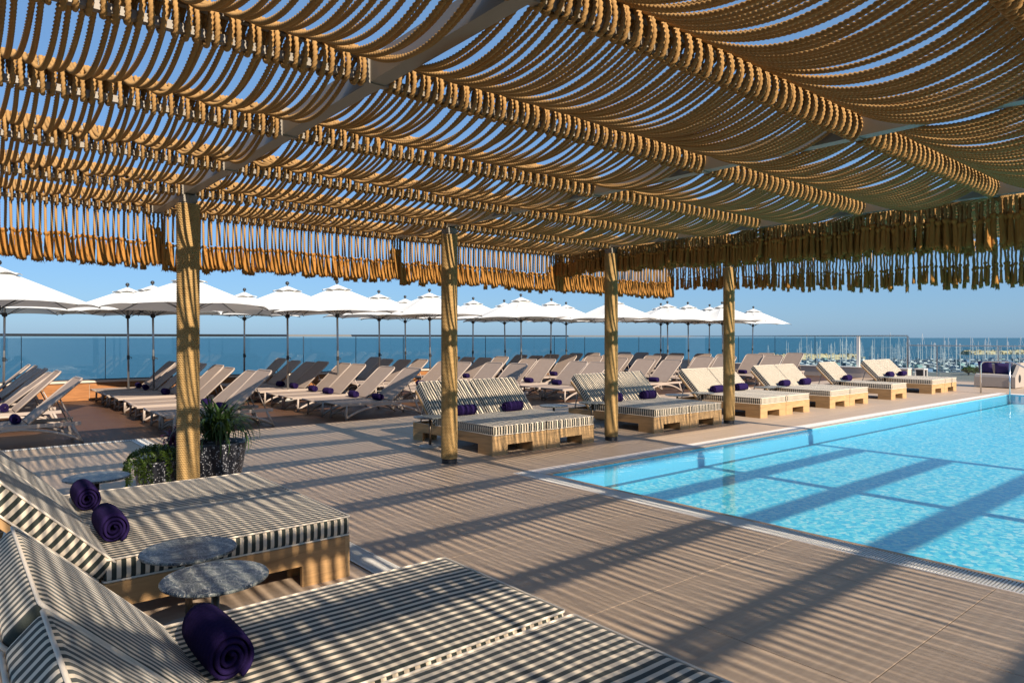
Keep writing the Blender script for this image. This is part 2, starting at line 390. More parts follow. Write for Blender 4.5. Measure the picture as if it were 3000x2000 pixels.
b = MB(); b.box(PX0 + .01, PX1 - .01, PY1 - .11, PY1 - .03, ZP + .003, ZP + .008)
tag(b.build('floor_stripe', 'pool_trim', basin), 'dark mosaic line along the foot of the pool wall')
k = 60
b = MB(); b.add([(PX0 + .002, PY0, ZW), (PX1 - .002, PY0, ZW), (PX1 - .002, PY1 - .002, ZW), (PX0 + .002, PY1 - .002, ZW)], [(0, 1, 2, 3)])
tag(b.build('pool_water', 'water'), kind='structure')
# overflow grate round the pool
gr = empty('overflow_grate', (GX, GY, 0)); tag(gr, 'white slotted overflow grate running round the edge of the pool', 'grate')
def gbox(name, mat, x0, x1, y0, y1, z0, z1, lab=None):
    m_ = MB().box(x0 - GX, x1 - GX, y0 - GY, y1 - GY, z0, z1); return tag(m_.build(name, mat, gr), lab)
LIP = .055
gbox('channel', 'dark_slot', GX, PX0 - LIP, PY0, GY, ZS + .001, ZS + .006); gbox('channel', 'dark_slot', PX0 - LIP, PX1 + .3, PY1 + LIP, GY, ZS + .001, ZS + .0055)
gbox('lip', 'lip_stone', PX0 - LIP, PX0 - .0005, PY0, PY1 + LIP, -.3, -.002, 'tan stone lip at the water line')
gbox('lip', 'lip_stone', PX0, PX1 + .3, PY1 + .0005, PY1 + LIP, -.3, -.0025, 'tan stone lip at the water line')
gbox('coping', 'coping', PX0 - LIP + .001, PX1 + .33, PY1 + LIP + .08, GY - .0225, ZS + .007, .0015, 'pale stone coping along the lounger side of the pool')
gbox('end_coping', 'coping', PX1 + .001, PX1 + .33, PY0, PY1 - .001, -.3, -.001)
gbox('edge_strip', 'coping', GX, GX + .022, PY0, GY, ZS + .007, -.0005); gbox('edge_strip', 'coping', GX + .022, PX1 + .33, GY - .022, GY, ZS + .007, -.0008)
bw = .0115; pitch = .0215
barx = MB().box(0, PX0 - LIP - GX - .024, -bw / 2, bw / 2, -.02, -.001).mesh('grate_bar', 'grate_white', False, False)
y = GY - .03; nb = 0
while y > .35 and nb < 286:
    link('grate_bar', barx, gr, (.023, y - GY, 0)); y -= pitch; nb += 1
rest = MB()
while y > PY0: rest.box(.023, PX0 - LIP - GX, y - GY - bw / 2, y - GY + bw / 2, -.02, -.001); y -= pitch
x = PX0 - LIP + .02
while x < PX1 + .3: rest.box(x - GX - bw / 2, x - GX + bw / 2, PY1 + LIP - GY + .001, PY1 + LIP - GY + .078, -.02, -.001); x += pitch
tag(rest.build('grate_bars', 'grate_white', gr, fix=False), 'remaining white slats of the overflow grate', kind='stuff')
# drains in the deck
def drain(name, x0, x1, y0, y1, along, label):
    e = empty(name, (x0, y0, 0)); tag(e, label, 'drain')
    MB().box(0, x1 - x0, 0, y1 - y0, .0012, .0035).build('trough', 'dark_slot', e)
    fr_ = MB()
    if along == 'y': fr_.box(0, .012, 0, y1 - y0, .004, .008); fr_.box(x1 - x0 - .012, x1 - x0, 0, y1 - y0, .004, .008)
    else: fr_.box(0, x1 - x0, 0, .012, .004, .008); fr_.box(0, x1 - x0, y1 - y0 - .012, y1 - y0, .004, .008)
    fr_.build('frame', 'grate_white', e, fix=False)
    bars = MB(); L_ = (y1 - y0) if along == 'y' else (x1 - x0); t = .01
    while t < L_:
        if along == 'y': bars.box(.013, x1 - x0 - .013, t, t + .009, .0045, .0075)
        else: bars.box(t, t + .016, .013, y1 - y0 - .013, .0045, .0075)
        t += .019 if along == 'y' else .034
    tag(bars.build('slots', 'grate_white', e, fix=False), kind='stuff'); return e
drain('floor_drain', 2.24, 2.44, 2.4, 11.9, 'y', 'pale slotted floor drain running past the foot of the striped daybeds')
drain('edge_drain', DX0, 2.44, 11.905, 12.02, 'x', 'white toothed drain strip where the pool deck meets the brown sun deck')
MB().box(2.46, DX1, 11.905, 12.02, -.006, .004).build('deck_threshold', 'deck_tile', deck)

# ------------------------------------------------------------------ pergola
POSTS = [1.86, 4.98, 8.05, 11.32]; POSTY = 7.23; SP = 1.27; BEAMS = [8.50 - SP * k for k in range(12)]; BMAX, BMIN = BEAMS[0], BEAMS[-1]
ZL, ZT = 3.033, 3.158                       # lower and upper tube of a beam
X0C, X1C = -1.25, 11.42
perg = empty('pergola', (0, 0, 0)); tag(perg, 'cream steel pergola shaded by sagging twisted ropes with a tasselled fringe', 'pergola')
# posts
prof = []; pitch = .0172; rw = .0995
ncoil = int(2.86 / pitch)
for i in range(ncoil):
    z = .06 + i * pitch
    for q in (0, .22, .5, .78): prof.append((rw + .0095 * math.sin(math.pi * q) - .001, z + q * pitch))
m_wrap = MB().lathe(prof, 36).mesh('rope_wrap', 'rope_wrap', True)
m_core = MB().lathe([(.088, 0), (.088, .06)], 28).lathe([(.075, .061), (.075, 2.995)], 20).mesh('post', 'cream_metal', False)
m_foot = MB().lathe([(.098, 0), (.098, .05), (.09, .055)], 28).mesh('post_foot', 'dark_metal', False)
m_cap = MB().box(-.07, .07, -.07, .07, 2.93, 2.998).mesh('post_cap', 'cream_metal')
for px in POSTS:
    p = link('post', m_core, perg, (px, POSTY, 0)); w_ = link('rope_wrap', m_wrap, p, (0, 0, 0), random.uniform(0, 6)); link('post_foot', m_foot, p); link('post_cap', m_cap, p)
# rafters
raf = MB().box(-.048, .048, BMIN - .4, BMAX + .05, 3.012, 3.15).mesh('rafter', 'cream_metal')
for px in POSTS + [-1.26]:
    ro_ = link('rafter', raf, perg, (px, 0, 0))
    if px > 8: MB().box(-.085, .085, BMIN - .41, .55, 3.151, 3.17).build('rafter_shadow_strip', 'cream_metal', ro_)  # unseen strip, added to widen the rafter's shadow on the pool floor
# beams: two tubes one above the other, let into brackets on the rafters
tl = X1C - X0C
m_lo = MB().box(0, tl, -.02, .02, ZL - .02, ZL + .02).mesh('lower_tube', 'cream_metal'); m_up = MB().box(0, tl, -.017, .017, ZT - .017, ZT + .017).mesh('upper_tube', 'cream_metal')
m_br = MB().box(-.072, .072, -.023, .023, 3.004, 3.205).mesh('bracket', 'cream_metal')
for by in BEAMS:
    bo = link('beam', m_lo, perg, (X0C, by, 0)); link('upper_tube', m_up, bo)
    for px in POSTS: link('bracket', m_br, bo, (px - X0C, 0, 0))
    if by < .5: MB().box(5.45 - X0C, tl - .01, -.05, .05, 3.008, 3.165).build('beam_shadow_box', 'cream_metal', bo)  # added box out of view, thickens the beam's shadow band in the pool

def rope_tube(path, r0, name, mat='rope', ns=10, twist=.078, lobe=.21, radf=None):
    P = np.asarray(path, float); d = np.linalg.norm(np.diff(P, axis=0), axis=1); s = np.concatenate([[0], np.cumsum(d)])
    n = int(s[-1] / .0042); u = np.linspace(0, s[-1], n); Q = np.stack([np.interp(u, s, P[:, i]) for i in range(3)], 1)
    k = np.array([.25, .5, .25])
    for _ in range(4):
        Q[1:-1] = .25 * Q[:-2] + .5 * Q[1:-1] + .25 * Q[2:]
    t = np.gradient(Q, axis=0); t /= np.linalg.norm(t, axis=1)[:, None]
    X = np.tile(np.array([1., 0, 0]), (n, 1)); nn = X - (X * t).sum(1)[:, None] * t; nn /= np.linalg.norm(nn, axis=1)[:, None]; bb = np.cross(t, nn)
    ph = np.linspace(0, 2 * np.pi, ns, endpoint=False)
    tw = 2 * np.pi * u / twist
    rad = r0 * (1 + lobe * np.cos(3 * (ph[None, :] - tw[:, None])))
    if radf is not None: rad = rad * radf(u)[:, None]
    V = Q[:, None, :] + rad[:, :, None] * (np.cos(ph)[None, :, None] * nn[:, None, :] + np.sin(ph)[None, :, None] * bb[:, None, :])
    i = np.arange(n - 1)[:, None] * ns; j = np.arange(ns)[None, :]; j2 = (j + 1) % ns
    F = np.stack([i + j, i + j2, i + ns + j2, i + ns + j], 2).reshape(-1, 4)
    return npmesh(name, V.reshape(-1, 3), F, mat)

RR = .0121
def rope_path(hand, seed, kmax=None):
    r_ = random.Random(seed); pts = []; o = .017 + .013
    sx = -.010 * hand
    for k in range(len(BEAMS) - 1 if kmax is None else kmax, -1, -1):
        by = BEAMS[k]; top = ZT + .032; xa, xb = sx, sx + .020 * hand
        xa += r_.uniform(-.004, .004)
        # over the top, down the far side, under the lower tube, up the near side and over again
        ol = .037 + r_.uniform(0, .014); lo = ZL - .034 - r_.uniform(0, .014)
        loop = [(xa, by - .030, ZT + .012), (xa, by, top), (xa, by + .030, ZT + .015), (xa + .004 * hand, by + ol, ZT - .07), (xa + .010 * hand, by + .033, ZL - .012), (xa + .012 * hand, by, lo),
                (xa + .014 * hand, by - .033, ZL - .012), (xa + .019 * hand, by - ol - .006, ZT - .075), (xb, by - .032, ZT + .008), (xb, by, top + .002), (xb, by + .032, ZT + .010)]
        pts += loop
        if k > 0:
            nb = BEAMS[k - 1]; sag = .178 + r_.uniform(-.028, .028); wx = r_.uniform(-.010, .010); zs, ze = ZT + .005, ZT + .008
            for q in np.linspace(.04, .96, 26):
                pts.append((xb + (sx - xb) * q + wx * math.sin(math.pi * q), by + .04 + (nb - by - .08) * q, zs + (ze - zs) * q - sag * 4 * q * (1 - q)))
    by = BEAMS[0]; zk = 2.69 + r_.uniform(-.02, .02)
    pts += [(xb, by + .042, ZT - .03), (xb, by + .044, ZL), (xb * .8, by + .046, 2.9), (xb * .5, by + .046 + r_.uniform(-.004, .004), zk)]
    # smooth by Catmull-Rom resampling
    P = np.array(pts); out = []
    for i in range(1, len(P) - 2):
        p0, p1, p2, p3 = P[i - 1], P[i], P[i + 1], P[i + 2]
        for q in (0, .33, .66): out.append(.5 * ((2 * p1) + (-p0 + p2) * q + (2 * p0 - 5 * p1 + 4 * p2 - p3) * q * q + (-p0 + 3 * p1 - 3 * p2 + p3) * q ** 3))
    out += [P[-2], P[-1]]
    return np.array(out), zk
def rope_set(n, seed, kmax):
    out = []
    for k_ in range(n):
        hnd = 1 if k_ % 2 else -1; pa, zk = rope_path(hnd, seed + k_, kmax); out.append((rope_tube(pa, RR, 'rope'), zk))
    return out
variants = rope_set(6, 100, None)          # over the deck: the whole depth of the pergola
over_pool = rope_set(6, 120, 6); end_bay = rope_set(6, 140, 5)   # over the water the ropes stop early and the beams run on without rope
# tassels: the unlaid rope ends below a knot
def tassel_mb(seed, ln, fat=1., z0=0., mi=0, m_=None):
    r_ = random.Random(seed); m_ = m_ or MB(); n = 13
    prof = [(.012, .020), (.023, .012), (.026, 0), (.021, -.013), (.0140, -.021), (.0150, -.03), (.0190, -.06), (.0205, -ln * .5), (.0235, -ln * .8), (.029, -ln + .012), (.021, -ln - .004)]
    ph = [r_.uniform(-.0065, .0055) for _ in range(n)]
    vs = []; lean = r_.uniform(-.05, .05); lean2 = r_.uniform(-.05, .05)
    for i, (r, z) in enumerate(prof):
        for j in range(n):
            q = 2 * math.pi * j / n; rr = (r + ph[j] * (1 if i > 4 else .5) + r_.uniform(-.0015, .0015)) * fat; w_ = max(0, -z)
            zz = z + (r_.uniform(-.022, .016) if i >= len(prof) - 2 else 0)
            vs.append((rr * math.cos(q) + lean * w_ * 1.2, rr * math.sin(q) * .9 + lean2 * w_, zz + z0))
    fs = [(i * n + j, i * n + (j + 1) % n, (i + 1) * n + (j + 1) % n, (i + 1) * n + j) for i in range(len(prof) - 1) for j in range(n)]
    fs.append(tuple((len(prof) - 1) * n + j for j in range(n))); fs.append(tuple(range(n))[::-1])
    m_.add(vs, fs, mi)
    for _ in range(20):   # loose fibres and frayed yarn ends
        q = r_.uniform(0, 6.28); r = .023 * fat; z = z0 - ln * r_.choice((r_.uniform(.2, 1.0), .97, .99)); o_ = r_.uniform(1.1, 1.5)
        m_.tube([(r * .8 * math.cos(q) + lean * (z0 - z), r * .8 * math.sin(q) + lean2 * (z0 - z), z), (r * o_ * math.cos(q + .3) + lean * (z0 - z), r * o_ * math.sin(q + .3) + lean2 * (z0 - z), z - r_.uniform(.012, .035))], [.0032, .001], 3, True, False, mi)
    return m_
def tassel_mesh(seed, ln): return tassel_mb(seed, ln, 1.22).mesh('tassel', 'tassel', True)
tassels = [tassel_mesh(300 + i, .235 + .014 * (i % 5)) for i in range(10)]
PITCH = .0478; x = X0C + .06; k = 0; last_zone = 0; zone = 0
while x < X1C - .05:
    if min(abs(x - px) for px in POSTS) > .062:
        me, zk = (variants if x < 5.3 else over_pool if x < 8.05 else end_bay)[(k % 2) + 2 * random.randrange(3)]
        ro = link('rope', me, perg, (x + random.uniform(-.005, .005), 0, 0))
        ts = link('tassel', random.choice(tassels), ro, (0, BMAX + .046, zk - .012 + .012 * math.sin(x * 2.3) + random.uniform(-.015, .015)))
        ts.rotation_euler = (0, 0, random.uniform(0, 6.28)); k += 1
        x += PITCH * (0.90 if k % 2 else 1.10)
    else: x += .02
# fringe pieces: a short length of rope ending in a tassel
def fringe_mesh(seed, ln, tl_, fat, name='fringe_rope'):
    r_ = random.Random(seed); p = [(0, 0, 0), (0, 0, -.05)]
    for q in np.linspace(.15, 1, 7): p.append((r_.uniform(-.005, .005), r_.uniform(-.005, .005), -ln * q))
    me = rope_tube(p, .0122, 'tmp', ns=8); k0 = len(me.vertices)
    m_ = MB(); vs = np.zeros(k0 * 3, np.float32); me.vertices.foreach_get('co', vs)
    m_.add(vs.reshape(-1, 3), [tuple(pl.vertices) for pl in me.polygons], 0); bpy.data.meshes.remove(me)
    tassel_mb(seed + 50, tl_, fat, -ln - .005, 1, m_)
    return m_.mesh(name, ['rope', 'tassel'], True, False)
fr_v = [fringe_mesh(500 + i, l_, t_, f_) for i, (l_, t_, f_) in enumerate(((.13, .21, 1.2), (.16, .19, 1.1), (.12, .22, 1.25), (.15, .20, 1.15), (.14, .21, 1.3)))]
fr_w = [fringe_mesh(540 + i, l_, t_, f_) for i, (l_, t_, f_) in enumerate(((.29, .21, 1.0), (.32, .19, .95), (.28, .22, 1.05), (.31, .20, .9), (.30, .20, 1.1)))]
lay = MB()
def src_of(lst):
    out = []
    for me in lst:
        co = np.zeros(len(me.vertices) * 3, np.float32); me.vertices.foreach_get('co', co); out.append((co.reshape(-1, 3), [tuple(p.vertices) for p in me.polygons], [p.material_index for p in me.polygons]))
    return out
src_v, src_w = src_of(fr_v), src_of(fr_w)
def layer_add(src, x, y, z, sz):
    co, fs, mi = random.choice(src); q = random.uniform(0, 6.28); o_ = len(lay.v)
    c_, s_ = math.cos(q), math.sin(q)
    lay.v.extend([(x + p[0] * c_ - p[1] * s_, y + p[0] * s_ + p[1] * c_, z + p[2] * sz) for p in co.tolist()]); lay.f.extend([tuple(i + o_ for i in f) for f in fs]); lay.mi.extend(mi)
for fx, ylo, thick, lst, srcs, base, drop in ((8.05 + .060, 1.75, 2, fr_v, src_v, .345, [(1.9, .48), (2.8, .44), (4.4, .40), (7.0, .31), (8.6, .30)]), (11.32 + .065, 2.5, 1, fr_w, src_w, .50, [(2.5, .64), (4.0, .61), (6.15, .52), (7.2, .43), (8.6, .40)])):
    y = BMAX + .03
    while y > ylo:
        ln_ = float(np.interp(y, [p[0] for p in drop], [p[1] for p in drop])); wave = .014 * math.sin(y * 4.1 + fx) + .010 * math.sin(y * 9.7)
        fo = link('fringe_rope', random.choice(lst), perg, (fx + random.uniform(-.015, .015), y, 3.0 + wave)); fo.rotation_euler = (random.gauss(0, .035), random.gauss(0, .035), random.uniform(0, 6.28)); fo.scale = (random.uniform(.85, 1.25), random.uniform(.85, 1.25), ln_ / base * random.uniform(.90, 1.10))
        for t_ in range(thick):
            if random.random() < (.8 if thick == 2 else .35): layer_add(srcs, fx + .05 + .045 * t_ + random.uniform(-.012, .012), y + random.uniform(-.03, .03), 2.99 + wave + random.uniform(-.01, .012), ln_ / base * random.uniform(.88, 1.08))
        y -= .049 * random.uniform(.8, 1.2)
for px in POSTS:                      # the fringe runs on past the rafter ends
    for q in (-.062, -.02, .025, .066):
        fo = link('fringe_rope', random.choice(fr_v), perg, (px + q, BMAX + .075, 3.05 + random.uniform(-.01, .02))); fo.rotation_euler = (0, 0, random.uniform(0, 6.28)); fo.scale = (1, 1, 1.68)
tag(lay.build('fringe_layer', ['rope', 'tassel'], perg, True, fix=False), 'dense inner layers of tasselled rope ends', kind='stuff')

# ------------------------------------------------------------------ striped daybeds
BW, BL, ZF, ZM = .985, 2.03, .272, .128
def soft_box(L, W, H, over=0.):
    """rounded mattress block, x 0..L, y +-W/2, z 0..H; material 0 = lengthwise stripes, 1 = crosswise"""
    bm = bmesh.new(); bmesh.ops.create_cube(bm, size=1)
    for v_ in bm.verts: v_.co = Vector(((v_.co.x + .5) * L, v_.co.y * W, (v_.co.z + .5) * H))
    bmesh.ops.bevel(bm, geom=list(bm.edges), offset=.032, segments=4, profile=.6, affect='EDGES')
    for cut, ax in ((10, 0), (6, 1)):
        for i in range(1, cut):
            co = Vector((L * i / cut, 0, 0)) if ax == 0 else Vector((0, -W / 2 + W * i / cut, 0))
            no = Vector((1, 0, 0)) if ax == 0 else Vector((0, 1, 0))
            bmesh.ops.bisect_plane(bm, geom=list(bm.verts) + list(bm.edges) + list(bm.faces), plane_co=co, plane_no=no)
    for v_ in bm.verts:
        if v_.co.z > H * .9:
            v_.co.z += .010 * math.sin(math.pi * v_.co.x / L) ** .5 * math.cos(math.pi * v_.co.y / W * .95) + random.uniform(-.0018, .0018)
        if abs(v_.co.y) > W / 2 - .004 and .02 < v_.co.z < H - .02: v_.co.y *= 1.006
    bm.normal_update(); me = bpy.data.meshes.new('mattress')
    for f_ in bm.faces: f_.material_index = 1 if abs(f_.normal.y) > .72 else 0; f_.smooth = True
    bm.to_mesh(me); bm.free(); me.materials.append(M['stripe_top']); me.materials.append(M['stripe_side']); return me
def piping_mesh(L, W, H):
    m_ = MB()
    for z in (H - .004, .004):
        e = .007; pts = []
        for (cx, cy, a0) in ((L - .02, W / 2 - .02, 0), (.02, W / 2 - .02, 90), (.02, -W / 2 + .02, 180), (L - .02, -W / 2 + .02, 270)):
            for q in (0, 30, 60, 90): pts.append((cx + .02 * math.cos(R(a0 + q)), cy + .02 * math.sin(R(a0 + q)), z))
        m_.tube(pts, .0062, 6, False, True)
    return m_.mesh('piping', 'piping', True)
HX, BA, LB = 1.445, R(45), .755
def make_daybed():
    root = empty('striped_daybed')
    w2, t = BW / 2, .032
    lw, nh = .262, .135
    endp = [(-w2, 0), (-w2 + lw, 0), (-w2 + lw, nh), (w2 - lw, nh), (w2 - lw, 0), (w2, 0), (w2, ZF), (-w2, ZF)]
    MB().prism(endp, lambda p, s: (0 if s == 0 else t, p[0], p[1])).build('foot_board', 'oak_end', root)
    MB().prism(endp, lambda p, s: (BL - t if s == 0 else BL, p[0], p[1])).build('head_board', 'oak_end', root)
    l1, l2 = .33, .28
    sp = [(t, 0), (l1, 0), (l1, nh), (BL - l2, nh), (BL - l2, 0), (BL - t, 0), (BL - t, ZF - .001), (t, ZF - .001)]
    for s_ in (-1, 1):
        MB().prism(sp, lambda p, s, s_=s_: (p[0], s_ * (w2 - .001) if s == 0 else s_ * (w2 - t), p[1])).build('side_rail', 'oak', root)
    for (x0, x1) in ((t, l1), (BL - l2, BL - t)):     # inner cheeks of the block legs
        for s_ in (-1, 1):
            ya, yb = sorted((s_ * (w2 - lw), s_ * (w2 - lw + t)))
            MB().box(x0, x1 - .001, ya, yb, 0.001, ZF - .03).build('leg_panel', 'oak', root)
    MB().box(t + .001, HX, -w2 + t + .001, w2 - t - .001, ZF - .028, ZF - .004).build('base_board', 'oak', root)
    me = link('mattress', m_seat, root, (-.012, 0, ZF)); link('piping', m_seat_pipe, me)
    br = link('back_frame', m_bframe, root, (HX + .02, 0, ZF - .012)); br.rotation_euler = (0, -BA, 0)
    mb_ = link('back_mattress', m_back, root, (HX + .015, 0, ZF + .012)); mb_.rotation_euler = (0, -BA, 0); link('piping', m_back_pipe, mb_)
    for s_ in (-1, 1):
        MB().tube([(HX + .40, s_ * .40, ZF + .36), (HX + .52, s_ * .40, ZF - .05)], .012, 8).build('prop', 'grey_metal', root)
    return root
m_seat = soft_box(HX, BW - .034, ZM); m_seat_pipe = piping_mesh(HX, BW - .034, ZM)
m_back = soft_box(LB, BW - .034, ZM); m_back_pipe = piping_mesh(LB, BW - .034, ZM)
m_bframe = MB().box(0, LB - .04, -BW / 2, -BW / 2 + .05, -.018, .016).box(0, LB - .04, BW / 2 - .05, BW / 2, -.018, .016).box(.0, .05, -BW / 2 + .05, BW / 2 - .05, -.017, .015).box(LB - .09, LB - .04, -BW / 2 + .05, BW / 2 - .05, -.017, .015).box(.05, LB - .09, -BW / 2 + .05, BW / 2 - .05, -.004, .006).mesh('back_frame', 'oak')
# rolled towels
def towel_mesh(seed, turns=3.4, R1=.088, L=.36):
    r_ = random.Random(seed); n = 90; th = .0155; inner = []; outer = []
    for i in range(n + 1):
        q = i / n * turns * 2 * math.pi; r = .014 + (R1 - .014) * (i / n); r *= 1 + .02 * math.sin(3 * q + seed)
        inner.append(((r - th * .45) * math.cos(q), (r - th * .45) * math.sin(q))); outer.append(((r + th * .45) * math.cos(q), (r + th * .45) * math.sin(q)))
    prof = outer + inner[::-1]; k = len(prof); m_ = MB(); secs = 9; vs = []
    for j in range(secs):
        y = -L / 2 + L * j / (secs - 1); e = 1 - .07 * (abs(2 * j / (secs - 1) - 1)) ** 3
        for i, (px, pz) in enumerate(prof):
            idx = i if i <= n else 2 * n + 1 - i
            tel = .010 * math.sin(idx / n * turns * 6.28 * .5 + seed) + .012 * (1 - idx / n)
            vs.append((px * e * 1.06, y + (tel if j in (0, secs - 1) else tel * .6) * (1 if y > 0 else -1) * .6 + r_.uniform(-.001, .001), pz * e * .94))
    fs = [(j * k + i, j * k + (i + 1) % k, (j + 1) * k + (i + 1) % k, (j + 1) * k + i) for j in range(secs - 1) for i in range(k)]
    m2 = n * 2 + 1
    for i in range(n):
        fs.append((i, m2 - i, m2 - i - 1, i + 1)); o_ = (secs - 1) * k; fs.append((o_ + i + 1, o_ + m2 - i - 1, o_ + m2 - i, o_ + i))
    m_.add(vs, fs); return m_.mesh('rolled_towel', 'towel', True)
tw_m = [towel_mesh(i) for i in range(4)]
def towel(pos, rz, label, sc=1., group=None):
    o = link('rolled_towel', random.choice(tw_m), None, pos); o.rotation_euler = (0, random.uniform(-2.5, -1.2), rz + random.uniform(-.09, .09)); o.scale = (sc, sc, sc)
    return tag(o, label, 'towel', group or 'rolled purple towels')
beds = []   # (origin, rz, label, towel label)
proto_bed = make_daybed(); first_bed = [True]
def daybed(loc, rz, label, tlabel):
    o = proto_bed if first_bed[0] else copy_tree(proto_bed); first_bed[0] = False
    o.location = loc; o.rotation_euler = (0, 0, rz); tag(o, label, 'daybed', 'striped daybeds with oak block frames')
    if tlabel:
        p = Matrix.Rotation(rz, 3, 'Z') @ Vector((1.33, random.uniform(-.04, .04), 0)) + Vector(loc)
        towel((p.x, p.y, ZF + ZM + .084), rz, tlabel)
W_ = BW + .012
# two pairs beside the camera, feet towards +X
daybed((2.1, 4.225 + BW / 2, 0), math.pi, 'striped daybed of the pair by the planters, nearer the two round tables', 'rolled purple towel on the planter-side daybed pair, beside the two round tables')
daybed((2.1, 4.225 + BW / 2 + W_, 0), math.pi, 'striped daybed of the pair by the planters, nearer the plant pots', 'rolled purple towel on the daybed closest to the plant pots')
daybed((2.1, 3.13 - BW / 2, 0), math.pi, 'striped daybed holding the big purple towel, in front of the two round tables', 'large rolled purple towel on the daybed in front of the two round tables')
daybed((2.1, 3.13 - BW / 2 - W_, 0), math.pi, 'striped daybed without a towel, farther from the two round tables', None)
names = ['first', 'second', 'third', 'fourth']
for i, xa in enumerate((5.70, 9.13, 12.46, 15.39)):
    for j, s_ in enumerate(('left', 'right')):
        side = 'nearer the plant pots' if j == 0 else 'nearer the marina'
        daybed((xa + BW / 2 + j * W_, 7.25, 0), math.pi / 2, f'striped daybed in the {names[i]} pair along the pool, half {side}', f'rolled purple towel on the {names[i]} poolside daybed pair, half {side}')
daybed((18.75 + BW / 2, 7.25, 0), math.pi / 2, 'single striped daybed standing alone along the pool', 'rolled purple towel on the single poolside daybed')
for j in range(2):
    side = 'nearer the single daybed' if j == 0 else 'nearer the pool handrail'
    daybed((21.6 + BW / 2 + j * W_, 7.27, 0), math.pi / 2, f'striped daybed in the last pair before the handrail, half {side}', f'rolled purple towel on the last poolside daybed pair, half {side}')

# ------------------------------------------------------------------ round tables
m_tt = MB().lathe([(.0, -.011), (.225, -.011), (.243, -.003), (.245, .004), (.240, .010), (0.0, .011)], 48, cap=False).mesh('table_top', 'marble', False)
m_tp = MB().lathe([(.019, .02), (.019, .42)], 14).lathe([(.07, .420), (.07, .4275)], 18).mesh('pole', 'bronze', True)
m_tb = MB().lathe([(0, .0), (.165, .0), (.165, .014), (.15, .024), (.03, .032), (0, .032)], 32, cap=False).mesh('base_plate', 'stone_base', False)
def table(x, y, label):
    e = empty('round_table', (x, y, 0), random.uniform(0, 6)); tag(e, label, 'table', 'round stone side tables')
    link('table_top', m_tt, e, (0, 0, .44)); link('pole', m_tp, e); link('base_plate', m_tb, e, (0, 0, .0035))
table(1.03, 3.99, 'round blue-grey stone table overlapping the side of the planter-side daybed')
table(1.01, 3.45, 'round speckled blue-grey stone table closest to the big purple towel')
table(.98, 6.56, 'round stone table between the planter-side daybeds and the plant pots')
for i, (xa, w_) in enumerate(((5.70, 2), (9.13, 2), (12.46, 2), (15.39, 2), (18.75, 1), (21.6, 2))):
    nm = (names[:4] + ['single', 'last'])[i]; nm = f'the {nm} poolside daybed' + (' pair' if w_ == 2 else '')
    table(xa - .22, 8.45, f'round stone table beside {nm}, on the side facing the plant pots')
    if i in (0, 1, 2): table(xa + w_ * W_ + .3, 8.48, f'round stone table beside {nm}, on the side facing the marina')

# ------------------------------------------------------------------ planters
def pot(x, y, r, h, label):
    e = empty('plant_pot', (x, y, 0)); tag(e, label, 'pot', 'speckled plant pots')
    MB().lathe([(0, 0.0), (r * .74, 0), (r * .78, .02), (r, h - .015), (r, h), (r - .025, h), (r - .035, h - .05), (0, h - .05)], 40, cap=False).build('pot_body', 'speckle_pot', e, True)
    MB().lathe([(0, h - .045), (r - .035, h - .045)], 24, cap=False).build('soil', 'soil', e); return e
def blade(seed, L, w, arch, mat, drop=.0):
    r_ = random.Random(seed); m_ = MB(); n = 9; vs = []
    for i in range(n):
        q = i / (n - 1); ang = R(78) - arch * q ** 1.25
        if i == 0: p = Vector((0, 0, 0))
        else: p = p + Vector((math.cos(ang), 0, math.sin(ang))) * (L / (n - 1))
        ww = w * (math.sin(math.pi * min(1, .18 + q * .82)) ** .7 if q < 1 else 0) * (1 - .25 * q) + .0004
        vs += [(p.x, -ww, p.z + ww * .35), (p.x, 0, p.z), (p.x, ww, p.z + ww * .35)]
    fs = [(3 * i + j, 3 * i + j + 1, 3 * i + 4 + j, 3 * i + 3 + j) for i in range(n - 1) for j in (0, 1)]
    m_.add(vs, fs); return m_.mesh('leaf', mat, True, False)
def rosette(x, y, z, n, L, w, mat, label, group, heads=1):
    nm_ = 'spiky_plant'; e = empty(nm_, (x, y, z)); tag(e, label, 'plant', group)
    MB().tube([(0, 0, -.08), (.01, 0, .03), (0, .01, .08)], [.03, .026, .02], 8).build('stem', 'bark', e)
    meshes = [blade(i, L * (.75 + .08 * i), w, R(60 + 26 * i), mat) for i in range(6)]
    for i in range(n):
        q = i / n; me = meshes[min(5, int((1 - q) * 6))]
        o = link('leaf', me, e, (random.uniform(-.05, .05) * heads, random.uniform(-.05, .05) * heads, .02 + .06 * q)); o.rotation_euler = (0, random.uniform(-.15, .15) - q * .25, i * 2.39996 + random.uniform(-.3, .3))
        s_ = random.uniform(.8, 1.15); o.scale = (s_, s_, s_)
pot(2.30, 7.78, .30, .47, 'large dark speckled pot holding the spiky plant'); rosette(2.30, 7.78, .46, 190, .60, .0125, 'leaf_dark', 'dense dark green spiky plant in the large speckled pot', None, 2)
pot(1.66, 7.66, .20, .36, 'short dark speckled pot with trailing greenery'); pot(1.93, 8.02, .22, .42, 'dark speckled pot squeezed between the two others, behind the rope-wrapped post')
rosette(1.93, 8.02, .40, 34, .26, .017, 'leaf_purple', 'purple-leaved plant behind the rope-wrapped post', None)
